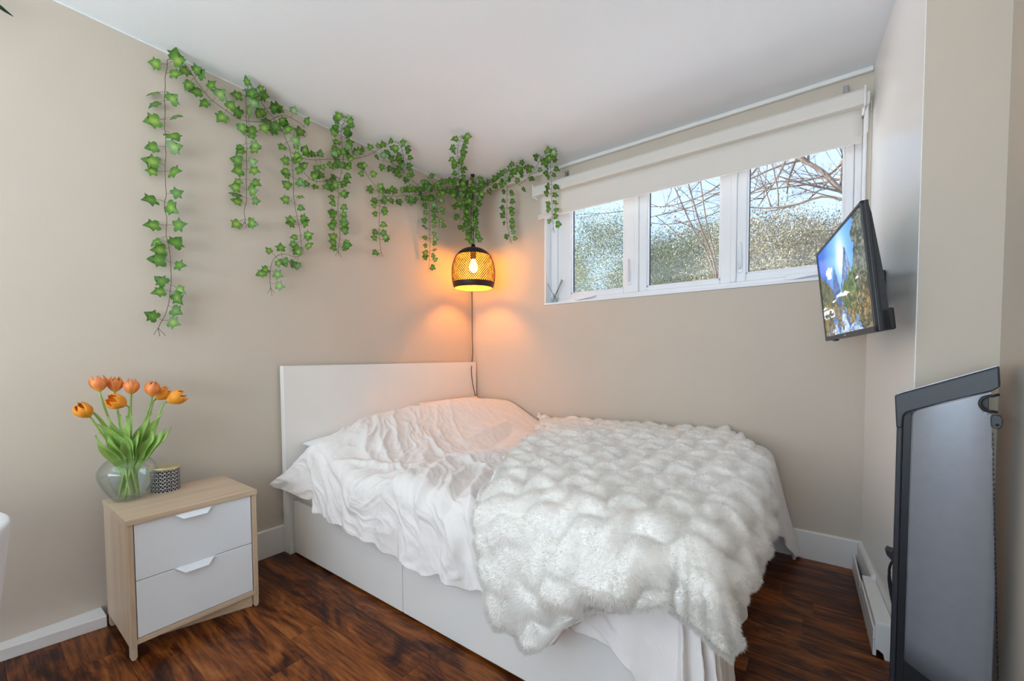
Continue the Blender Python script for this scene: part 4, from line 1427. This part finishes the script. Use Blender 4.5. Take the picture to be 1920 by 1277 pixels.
link('spare_cord', tubes_me('spare_cord', [(smooth_path([acp(-0.006, 0.405, -0.040), acp(-0.007, 0.38, -0.040), acp(0.000, 0.33, -0.038), acp(0.009, 0.29, -0.035)], 20), 0.0032, 8)]), 'black', ac)

# ================================================================== REED DIFFUSER on the sill
df = thing('reed_diffuser', (0.772, 0.034, WZ0 + 0.016), 'clear glass reed diffuser with black sticks on the window sill', 'diffuser')
dzb = WZ0 + 0.016
link('bottle', lathe_me('bottle', [(r, dzb + z) for r, z in [(0.0005, 0.001), (0.026, 0.001), (0.028, 0.006), (0.027, 0.030), (0.016, 0.046), (0.011, 0.052), (0.011, 0.066), (0.0135, 0.068), (0.010, 0.068), (0.009, 0.052), (0.024, 0.030), (0.025, 0.008), (0.0005, 0.006)]], 28, (0.772, 0.034)), 'bottle', df)
link('collar', lathe_me('collar', [(0.0115, dzb + 0.052), (0.0135, dzb + 0.053), (0.0135, dzb + 0.066), (0.0115, dzb + 0.067)], 24, (0.772, 0.034)), 'steel', df)
for (dx, dy, hz) in ((-0.075, -0.010, 0.19), (0.055, 0.006, 0.165), (0.062, 0.012, 0.16), (0.050, 0.018, 0.17), (0.066, 0.0, 0.158)):
    a = (0.772 - dx * 0.22, 0.034 - dy * 0.3, dzb + 0.010)
    b = (0.772 + dx, 0.034 + dy, dzb + hz)
    link('reed', tubes_me('reed', [(np.array([a, b]), 0.0016, 6)]), 'black', df)

# ================================================================== CHAIR at the left edge
ch = thing('upholstered_chair', (0.62, -2.83, 0.0), 'white upholstered chair whose rounded back shows at left edge', 'chair')
def shell(name, cx_, cy_, z0, z1, rx_, ry_, a0, a1, th, mat, n=28, mm_=12):
    V = []
    for i in range(n + 1):
        a = math.radians(a0 + (a1 - a0) * i / n)
        e = math.sin(math.pi * i / n) ** 0.35
        for j in range(mm_ + 1):
            t = j / mm_
            z = z0 + (z1 - z0) * t * (0.62 + 0.38 * e)
            fl_ = 1 + 0.10 * t
            V.append((cx_ + rx_ * fl_ * math.cos(a), cy_ + ry_ * fl_ * math.sin(a), z))
    Fc = [(i * (mm_ + 1) + j, (i + 1) * (mm_ + 1) + j, (i + 1) * (mm_ + 1) + j + 1, i * (mm_ + 1) + j + 1) for i in range(n) for j in range(mm_)]
    o = link(name, mesh_np(name, V, Fc, True), mat, ch)
    s = o.modifiers.new('thickness', 'SOLIDIFY')
    s.thickness = th
    b = o.modifiers.new('bevel', 'BEVEL')
    b.width = th * 0.35
    b.segments = 3
    return o
shell('backrest', 0.60, -2.768, 0.40, 0.630, 0.25, 0.25, -20, 200, 0.045, 'chair_white')
seat = link('seat', prism_me('seat', [(0.60 + 0.235 * math.cos(a), -2.768 + 0.235 * math.sin(a)) for a in np.linspace(0, 2 * math.pi, 33)[:-1]], 0.40, 0.47, 0.02), 'chair_white', ch)
for sx_, sy_ in ((-1, -1), (1, -1), (1, 1), (-1, 1)):
    link('leg', tubes_me('leg', [(np.array([(0.60 + 0.13 * sx_, -2.768 + 0.13 * sy_, 0.41), (0.60 + 0.19 * sx_, -2.768 + 0.19 * sy_, 0.0)]), np.array([0.014, 0.009]), 10)]), 'oak_v', ch)

# ================================================================== IVY
def ivy_leaf_mesh(seed):
    r = random.Random(seed)
    # half outline of a five-lobed leaf, tip at +y, base at origin
    half = [(0.0, 0.0), (0.20, -0.14), (0.46, -0.10), (0.52, 0.12), (0.42, 0.26), (0.60, 0.46), (0.34, 0.52), (0.22, 0.70), (0.0, 1.0)]
    half = [(x * r.uniform(0.9, 1.12), y * r.uniform(0.94, 1.06)) for x, y in half]
    half[0], half[-1] = (0, 0), (0, 1.0)
    mid = [(0, 0.02), (0, 0.28), (0, 0.62)]
    V = []
    def zc(x, y):
        return -0.22 * x * x - 0.16 * (y - 0.35) ** 2 + 0.16 * abs(x)
    L_ = [(x, y) for x, y in half]
    R_ = [(-x * r.uniform(0.92, 1.08), y) for x, y in half]
    pts = [(0, 0), (0, 0.30), (0, 0.62), (0, 1.0)] + L_[1:-1] + [(x, y) for x, y in R_[1:-1]]
    V = [(x, y - 0.30, zc(x, y)) for x, y in pts]
    l0, r0 = 4, 4 + len(L_) - 2
    Fc = []
    def fan(o, flip):
        i = [o + k for k in range(7)]
        tri = [(0, i[0], i[1]), (0, i[1], 1), (1, i[1], i[2]), (1, i[2], i[3]), (1, i[3], 2), (2, i[3], i[4]), (2, i[4], i[5]), (2, i[5], i[6]), (2, i[6], 3)]
        return [t if not flip else t[::-1] for t in tri]
    Fc = fan(l0, False) + fan(r0, True)
    me_ = mesh_np('ivy_leaf', V, Fc, True)
    me_.materials.append(M['ivy'])
    return me_
LEAVES = [ivy_leaf_mesh(s) for s in range(5)]

VINES = [
 ([(0.045, -1.972, 2.332), (0.045, -1.988, 2.301), (0.045, -1.996, 2.119), (0.045, -2.002, 1.982), (0.045, -2.003, 1.893), (0.045, -2.008, 1.711), (0.045, -2.007, 1.576), (0.045, -2.002, 1.44), (0.045, -2.007, 1.302), (0.045, -2.032, 1.208), (0.045, -2.047, 1.173)], 0.048, 0.066,
  'longest hanging ivy strand, straight down the left wall', 1),
 ([(0.045, -1.972, 2.332), (0.045, -1.924, 2.332), (0.045, -1.875, 2.282), (0.045, -1.829, 2.234), (0.045, -1.755, 2.204), (0.045, -1.699, 2.195), (0.045, -1.59, 2.239), (0.045, -1.51, 2.307), (0.045, -1.442, 2.311), (0.045, -1.385, 2.296)], 0.038, 0.062,
  'ivy strand swagged along ceiling edge from the longest strand rightward', 0),
 ([(0.111, -1.686, 2.350), (0.052, -1.681, 2.350), (0.045, -1.681, 2.193), (0.045, -1.689, 2.036), (0.045, -1.691, 1.881), (0.045, -1.699, 1.776), (0.045, -1.705, 1.71)], 0.036, 0.058,
  'straight hanging ivy strand, second from the left, above the nightstand side', 1),
 ([(0.111, -1.686, 2.350), (0.045, -1.624, 2.348), (0.045, -1.588, 2.3), (0.045, -1.55, 2.272)], 0.05, 0.055,
  'short thin ivy piece running from the ceiling down to the swag', 0),
 ([(0.045, -1.55, 2.272), (0.045, -1.486, 2.175), (0.045, -1.471, 2.12), (0.045, -1.463, 2.012), (0.045, -1.466, 1.899), (0.045, -1.441, 1.765), (0.045, -1.431, 1.681), (0.045, -1.421, 1.626), (0.045, -1.456, 1.585), (0.045, -1.515, 1.588), (0.045, -1.563, 1.57), (0.045, -1.59, 1.524), (0.045, -1.599, 1.455), (0.045, -1.593, 1.402)], 0.036, 0.054,
  'ivy strand whose lower end hooks back to the left above headboard', 1),
 ([(0.045, -1.471, 2.134), (0.045, -1.403, 2.126), (0.045, -1.313, 2.152), (0.045, -1.233, 2.185), (0.045, -1.148, 2.214)], 0.030, 0.054,
  'short level ivy strand bridging the third and fourth hanging strands', 0),
 ([(0.045, -1.433, 2.073), (0.045, -1.376, 2.027), (0.045, -1.3, 2.038), (0.045, -1.225, 2.082)], 0.034, 0.054,
  'small drooping ivy loop beneath the level bridging strand', 0),
 ([(0.235, -1.269, 2.350), (0.045, -1.179, 2.350), (0.045, -1.171, 2.236), (0.045, -1.191, 2.105), (0.045, -1.206, 2.055), (0.045, -1.206, 1.886), (0.045, -1.202, 1.763), (0.045, -1.221, 1.667)], 0.022, 0.054,
  'dense hanging ivy strand starting on the ceiling in the middle of left wall', 1),
 ([(0.045, -1.148, 2.214), (0.045, -1.001, 2.295), (0.098, -0.941, 2.350), (0.222, -0.943, 2.350), (0.201, -0.871, 2.350), (0.075, -0.749, 2.350), (0.045, -0.735, 2.263)], 0.036, 0.052,
  'ivy strand looping up over the ceiling edge in an arch', 0),
 ([(0.045, -1.07, 2.227), (0.045, -1.004, 2.17), (0.045, -0.943, 2.118), (0.045, -0.921, 2.038), (0.045, -0.932, 1.894), (0.045, -0.919, 1.721)], 0.032, 0.050,
  'thin hanging ivy strand with a bare tip, right of the dense strand', 1),
 ([(0.045, -0.891, 2.31), (0.045, -0.778, 2.311), (0.045, -0.667, 2.269), (0.045, -0.548, 2.216), (0.051, -0.509, 2.132), (0.054, -0.504, 1.963), (0.054, -0.507, 1.81), (0.049, -0.52, 1.694)], 0.024, 0.050,
  'hanging ivy strand reaching down just left of the lamp', 1),
 ([(0.045, -0.908, 2.075), (0.045, -0.715, 2.138), (0.045, -0.523, 2.216), (0.088, -0.406, 2.281), (0.131, -0.282, 2.318), (0.166, -0.172, 2.345)], 0.018, 0.050,
  'ivy strand rising from the left wall to the corner above the lamp', 0),
 ([(0.607, -0.758, 2.350), (0.436, -0.612, 2.350), (0.258, -0.415, 2.350), (0.134, -0.275, 2.241), (0.134, -0.278, 2.043)], 0.026, 0.050,
  'ivy strand running in from mid ceiling towards the lamp corner', 0),
 ([(0.045, -0.521, 2.337), (0.066, -0.465, 2.275), (0.074, -0.448, 2.126), (0.078, -0.438, 1.982)], 0.022, 0.048,
  'short ivy strand hanging in the thick clump left of the lamp cord', 0),
 ([(0.183, -0.191, 2.350), (0.282, -0.12, 2.340), (0.446, -0.166, 2.350), (0.63, -0.256, 2.350), (0.673, -0.253, 2.350), (0.643, -0.146, 2.350)], 0.022, 0.050,
  'ivy strand along the ceiling from lamp hook towards the window', 0),
 ([(0.419, -0.131, 2.350), (0.464, -0.12, 2.289), (0.458, -0.12, 2.136), (0.457, -0.12, 2.02), (0.49, -0.12, 1.906)], 0.026, 0.048,
  'hanging ivy strand between the lamp and the window', 1),
 ([(0.579, -0.14, 2.261), (0.713, -0.15, 2.32), (0.828, -0.229, 2.350), (0.907, -0.258, 2.350), (0.854, -0.16, 2.325), (0.858, -0.15, 2.183), (0.862, -0.15, 2.041), (0.866, -0.15, 1.916)], 0.028, 0.050,
  'rightmost ivy strand, hanging in front of the roller blind', 1),
]
spir = [(LX + 0.03 * math.cos(6.0 * t), LY + 0.03 * math.sin(6.0 * t), 2.345 - 0.47 * t) for t in np.linspace(0, 1, 26)]
VINES.append((spir, 0.0105, 0.050, 'ivy strand wound around the lamp cord down onto the shade', 0))
spir2 = [(LX - 0.06 + 0.05 * math.cos(7.0 * t + 2), LY - 0.02 + 0.05 * math.sin(7.0 * t + 2), 2.34 - 0.36 * t) for t in np.linspace(0, 1, 22)]
VINES.append((spir2, 0.012, 0.048, 'bushy tangle of ivy hanging close behind the lamp cord', 0))

to_cam = (CAM - Vector((0.2, -1.2, 2.0))).normalized()
for (pts, step, lsz, lab, tail) in VINES:
    length = sum((Vector(pts[i + 1]) - Vector(pts[i])).length for i in range(len(pts) - 1))
    n = max(12, int(length / 0.012))
    path = smooth_path(pts, n)
    path[:, 2] = np.minimum(path[:, 2], H - 0.008)
    path[:, 0] = np.maximum(path[:, 0], 0.012)
    wob = np.stack([fbm(np.arange(n) * 0.21, np.zeros(n), 2, 5), fbm(np.arange(n) * 0.21, np.zeros(n) + 9, 2, 6), np.zeros(n)], 1) * 0.004
    path = path + wob
    root = thing('ivy_vine', tuple(pts[0]), lab, 'vine', 'artificial ivy garland strands')
    items = [(path, 0.0013, 5)]
    cnt = max(2, int(length / step * 0.80))
    side = 1
    leafs = []
    for k in range(cnt):
        f = (k + RNG.uniform(0.15, 0.85)) / cnt
        i = min(n - 2, int(f * (n - 1)))
        p = Vector(path[i])
        tg = (Vector(path[i + 1]) - p).normalized()
        sdv = tg.cross(to_cam)
        if sdv.length < 0.1:
            sdv = Vector((0.6, 0.8, 0))
        sdv.normalize()
        reps = 2 if RNG.random() < 0.72 else 1
        for rep in range(reps):
            side = -side
            d = (sdv * side * RNG.uniform(0.7, 1.0) + to_cam * RNG.uniform(0.05, 0.45) + Vector((0, 0, RNG.uniform(-0.5, 0.45))) + tg * RNG.uniform(-0.2, 0.4)).normalized()
            pl_ = RNG.uniform(0.018, 0.034)
            e = p + d * pl_
            e.x = max(e.x, 0.020)
            e.y = min(e.y, -0.05)
            e.z = min(e.z, H - 0.012)
            midp = (p + e) / 2 + Vector((0, 0, 0.004))
            items.append((smooth_path([tuple(p), tuple(midp), tuple(e)], 5), 0.0008, 4))
            # leaf frame: y along d-ish, z towards the viewer side of the room
            yax = (d + Vector((0, 0, RNG.uniform(-0.25, 0.5))) + sdv * RNG.uniform(-0.4, 0.4)).normalized()
            nz = (Vector((0.72, -0.62, 0.12)) + Vector((RNG.uniform(-0.55, 0.55), RNG.uniform(-0.55, 0.55), RNG.uniform(-0.4, 0.4)))).normalized()
            xax = yax.cross(nz).normalized()
            nz = xax.cross(yax).normalized()
            s = lsz * RNG.uniform(0.60, 0.88)
            c = e + yax * s * 0.28
            c.x = max(c.x, 0.026)
            c.y = min(c.y, -0.040)
            if c.x > 0.66 and c.z < 2.26 and c.z > 1.98:
                c.y = min(c.y, -0.140)
            c.z = min(c.z, H - 0.03)
            leafs.append((c, xax, yax, nz, s))
    if tail:
        p = Vector(path[-1])
        for d in ((0.0, 0.6, -0.8), (0.1, -0.5, -0.9), (0.1, 0.1, -1)):
            e = p + Vector(d) * RNG.uniform(0.025, 0.045)
            e.x = max(e.x, 0.015)
            items.append((np.array([tuple(p), tuple(e)]), 0.0010, 4))
    link('stem', tubes_me('stem', items), 'stem', root)
    pinv = parent_inv(root)
    for (c, xax, yax, nz, s) in leafs:
        o = bpy.data.objects.new('leaf', RNG.choice(LEAVES))
        COL.objects.link(o)
        o.parent = root
        o.matrix_parent_inverse = pinv
        mb = Matrix.Identity(4)
        for r in range(3):
            mb[r][0], mb[r][1], mb[r][2], mb[r][3] = xax[r] * s, yax[r] * s, nz[r] * s, c[r]
        o.matrix_basis = mb

# dark plant whose leaf tip enters at the top left
hp = thing('hanging_plant', (0.06, -2.62, H), 'dark green leaf tip of a hanging plant at upper left', 'plant')
link('stem', tubes_me('stem', [(smooth_path([(0.06, -2.62, H), (0.055, -2.63, 2.30), (0.05, -2.60, 2.24)], 10), 0.003, 6)]), 'stem', hp)
for tip_, wl in (((0.055, -2.408, 2.222), 0.016), ((0.07, -2.75, 2.15), 0.02), ((0.12, -2.62, 2.08), 0.02)):
    n = 10
    path = smooth_path([(0.05, -2.60, 2.24), tuple((np.array((0.05, -2.60, 2.24)) + np.array(tip_)) / 2 + np.array([0.02, 0, 0.02])), tip_], n)
    V = []
    for i in range(n):
        t = i / (n - 1)
        wl_ = wl * math.sin(math.pi * (0.08 + 0.92 * t)) ** 0.6 + 0.0005
        V += [tuple(path[i] + np.array([0, 0, 1]) * wl_ * 0.8 + np.array([0.3, 0, 0]) * wl_), tuple(path[i] + np.array([0.004, 0, 0])), tuple(path[i] - np.array([0, 0, 1]) * wl_ * 0.8 + np.array([0.3, 0, 0]) * wl_)]
    Fc = [(i * 3 + k, i * 3 + k + 1, (i + 1) * 3 + k + 1, (i + 1) * 3 + k) for i in range(n - 1) for k in range(2)]
    link('leaf', mesh_np('leaf', V, Fc, True), 'dark_leaf', hp)

# ================================================================== OUTSIDE
link('ground', box_me('ground', -30, 30, 0.36, 45, 0.70, 0.86, 0), 'ground', None, kind='structure')

def foliage(name, cx_, cy_, z0, z1, r0, count, mat, parent, seed, leaf=0.05, gaps=0.0):
    rg = np.random.default_rng(seed)
    # tufts around boughs
    nb = count // 60
    bz = z0 + (z1 - z0) * rg.random(nb) ** 0.9
    rad = r0 * (1 - ((bz - z0) / (z1 - z0)) ** 1.6) + 0.06
    ba = rg.random(nb) * 2 * math.pi
    br = rad * np.sqrt(rg.random(nb)) * 0.95
    bc = np.stack([cx_ + br * np.cos(ba), cy_ + br * np.sin(ba), bz], 1)
    bd = np.stack([np.cos(ba), np.sin(ba), 0.55 + 0.4 * rg.random(nb)], 1)
    idx = np.repeat(np.arange(nb), 60)
    tt = rg.random(len(idx))[:, None]
    P_ = bc[idx] + bd[idx] * tt * 0.42 + rg.normal(0, 1, (len(idx), 3)) * (0.06 + 0.05 * (1 - tt)) 
    d_ = bd[idx] + rg.normal(0, 0.7, (len(idx), 3))
    d_ /= np.linalg.norm(d_, axis=1)[:, None]
    s_v = np.cross(d_, rg.normal(0, 1, (len(idx), 3)))
    s_v /= np.linalg.norm(s_v, axis=1)[:, None]
    L_ = leaf * (0.6 + 0.8 * rg.random(len(idx)))[:, None]
    V = np.stack([P_, P_ + d_ * L_ * 0.5 + s_v * L_ * 0.22, P_ + d_ * L_, P_ + d_ * L_ * 0.5 - s_v * L_ * 0.22], 1).reshape(-1, 3)
    Fc = np.arange(len(V)).reshape(-1, 4)
    return link(name, mesh_np(name, V, Fc), mat, parent, kind='stuff')

def branch_tree(root, start, direc, length, rad, depth, seed, spread=0.6, mat='bark', buds=False):
    rg = random.Random(seed)
    items = []
    def grow(p, d, L_, r, dep):
        n = 7
        pts = [p]
        dd = Vector(d).normalized()
        q = Vector(p)
        for i in range(n):
            dd = (dd + Vector((rg.uniform(-1, 1), rg.uniform(-1, 1), rg.uniform(-0.8, 1))) * 0.11).normalized()
            q = q + dd * L_ / n
            pts.append(tuple(q))
        r1 = r * 0.55
        items.append((np.array(pts), np.linspace(r, r1, n + 1), 6 if r > 0.012 else 4))
        if dep <= 0:
            return
        for k in range(rg.choice((3, 4, 4))):
            t = rg.uniform(0.25, 1.0)
            b = Vector(pts[max(1, int(t * n))])
            nd = (dd + Vector((rg.uniform(-1, 1), rg.uniform(-1, 1), rg.uniform(-0.6, 1.0))) * spread).normalized()
            grow(tuple(b), nd, L_ * rg.uniform(0.45, 0.72), r * (1 - 0.45 * t) * rg.uniform(0.45, 0.65), dep - 1)
    grow(start, direc, length, rad, depth)
    return items

def at(u, v, Y):
    d = FW + RT * ((u - 960) / F_PX) + UP * ((697.31 - v) / F_PX)
    t = (Y - CAM.y) / d.y
    return CAM + d * t

# evergreens: base centre picked by direction from the room, each with trunk and foliage
EV = [ # u of centre, distance Y, top v, radius, label, mat
    (1128, 4.2, 395, 1.05, 'olive green evergreen seen through the left window pane', 'cedar'),
    (1215, 5.2, 452, 1.05, 'lower evergreen between the left and middle window panes', 'cedar'),
    (1275, 4.6, 420, 1.00, 'bushy evergreen behind the bare stems in the middle pane', 'cedar'),
    (1345, 5.4, 405, 0.90, 'narrow evergreen at the right of the middle pane', 'cedar'),
    (1425, 4.0, 385, 0.95, 'brownish evergreen at the left of the right pane', 'brush'),
    (1500, 5.0, 425, 1.10, 'brown green shrub low in the middle of the right pane', 'brush'),
    (1580, 4.4, 395, 0.90, 'brownish evergreen partly behind the television', 'brush'),
    (1040, 5.0, 470, 1.0, 'evergreen at the far left edge of the window', 'cedar'),
]
for k, (u, Yd, vt, rad_, lab, mt_) in enumerate(EV):
    topp = at(u, vt, Yd)
    root = thing('evergreen_tree', (topp.x, topp.y, 0.86), lab, 'tree', 'evergreens outside the window')
    foliage('foliage', topp.x, topp.y, 1.0, topp.z - 0.35, rad_, 48000, mt_, root, 100 + k, 0.025)
    link('trunk', tubes_me('trunk', [(np.array([(topp.x, topp.y, 0.86), (topp.x + 0.02, topp.y, 0.86 + 0.2 * (topp.z - 0.86)), (topp.x, topp.y, 0.86 + 0.45 * (topp.z - 0.86))]), np.array([0.05, 0.026, 0.008]), 8)]), 'bark', root)

# bare multi-stem shrub in the middle pane
b0 = at(1340, 520, 3.2)
root = thing('bare_shrub', (b0.x, b0.y, 0.86), 'bare many-stemmed shrub with thin straight stems in middle pane', 'shrub')
for k, (u, v, rad_) in enumerate(((1262, 345, 0.010), (1288, 335, 0.013), (1312, 330, 0.010))):
    e = at(u, v, 3.0)
    pth = smooth_path([(b0.x + 0.02 * k, b0.y, 0.86), (b0.x + 0.02 * k, b0.y, b0.z), tuple((Vector(b0) * 0.45 + e * 0.55)), tuple(e), tuple(e + (e - b0) * 0.5)], 24)
    items = [(pth, np.linspace(rad_ * 1.2, rad_ * 0.6, 24), 6)]
    link('stem', tubes_me('stem', items), 'twig', root)
    if k == 1:
        tw = []
        for q in range(9):
            i = RNG.randint(12, 22)
            dv = Vector((RNG.uniform(-1, 1), RNG.uniform(-0.5, 0.5), RNG.uniform(0.2, 0.9)))
            tw += branch_tree(root, tuple(pth[i]), dv, 0.42, 0.0055, 1, 300 + q, 0.8)
        link('twigs', tubes_me('twigs', tw), 'twig', root)
        bm = bmesh.new()
        for pth_, rr, sd__ in tw:
            for pp in pth_[2::2]:
                bmesh.ops.create_icosphere(bm, subdivisions=1, radius=0.010, matrix=Matrix.Translation(Vector(pp) + Vector((RNG.uniform(-1, 1), RNG.uniform(-1, 1), RNG.uniform(-1, 1))) * 0.015))
        link('seed_heads', bm_mesh('seed_heads', bm, True), 'twig', root, kind='stuff')

# big bare tree, trunk to the right of the window, boughs across the right and middle panes
rootx = at(1760, 700, 4.0)
root = thing('bare_tree', (rootx.x, rootx.y, 0.86), 'large bare deciduous tree spreading branches across the right pane', 'tree')
base_ = Vector((rootx.x, rootx.y, 0.86))
fork = Vector((rootx.x - 0.1, rootx.y, 2.3))
link('trunk', tubes_me('trunk', [(smooth_path([tuple(base_), tuple((base_ + fork) / 2 + Vector((0.05, 0, 0))), tuple(fork), (fork.x + 0.15, fork.y, 4.6)], 20), np.linspace(0.14, 0.07, 20), 10)]), 'bark', root)
BG = [ # bough polylines by direction at given distance, radius
    ([(1590, 365), (1540, 320), (1490, 292), (1440, 255)], 3.6, 0.034),
    ([(1600, 378), (1545, 368), (1490, 384), (1440, 390), (1400, 388)], 3.4, 0.020),
    ([(1600, 335), (1540, 343), (1480, 350), (1420, 360), (1370, 380)], 3.9, 0.014),
    ([(1600, 290), (1560, 325), (1500, 340), (1440, 345), (1340, 400), (1260, 420), (1200, 415)], 4.2, 0.012),
    ([(1475, 295), (1462, 325), (1440, 360), (1420, 390)], 3.5, 0.012),
    ([(1430, 300), (1400, 335), (1340, 365), (1290, 390), (1215, 408)], 4.4, 0.014),
    ([(1370, 330), (1320, 365), (1260, 385), (1214, 388)], 4.6, 0.012),
    ([(1180, 395), (1130, 400), (1090, 402), (1060, 404)], 5.0, 0.008),
]
for k, (pl_, Yd, rad_) in enumerate(BG):
    pts = [at(u, v, Yd) for u, v in pl_]
    first = pts[0]
    if k in (0, 1, 2, 3):
        pts = [Vector((fork.x, fork.y, 2.35 + 0.3 * k))] + pts
    pth = smooth_path([tuple(p) for p in pts], 30)
    b_ = link('bough', tubes_me('bough', [(pth, np.linspace(rad_ * 1.25, rad_ * 0.5, 30), 7)]), 'bark', root)
    tw = []
    for q in range(8):
        i = RNG.randint(8, 28)
        dv = Vector((RNG.uniform(-1, 0.6), RNG.uniform(-0.4, 0.4), RNG.uniform(-0.25, 0.8)))
        tw += branch_tree(root, tuple(pth[i]), dv, RNG.uniform(0.45, 0.9), rad_ * 0.42, 2 if rad_ > 0.011 else 1, 500 + k * 20 + q, 0.7)
    link('twigs', tubes_me('twigs', tw), 'twig', b_)
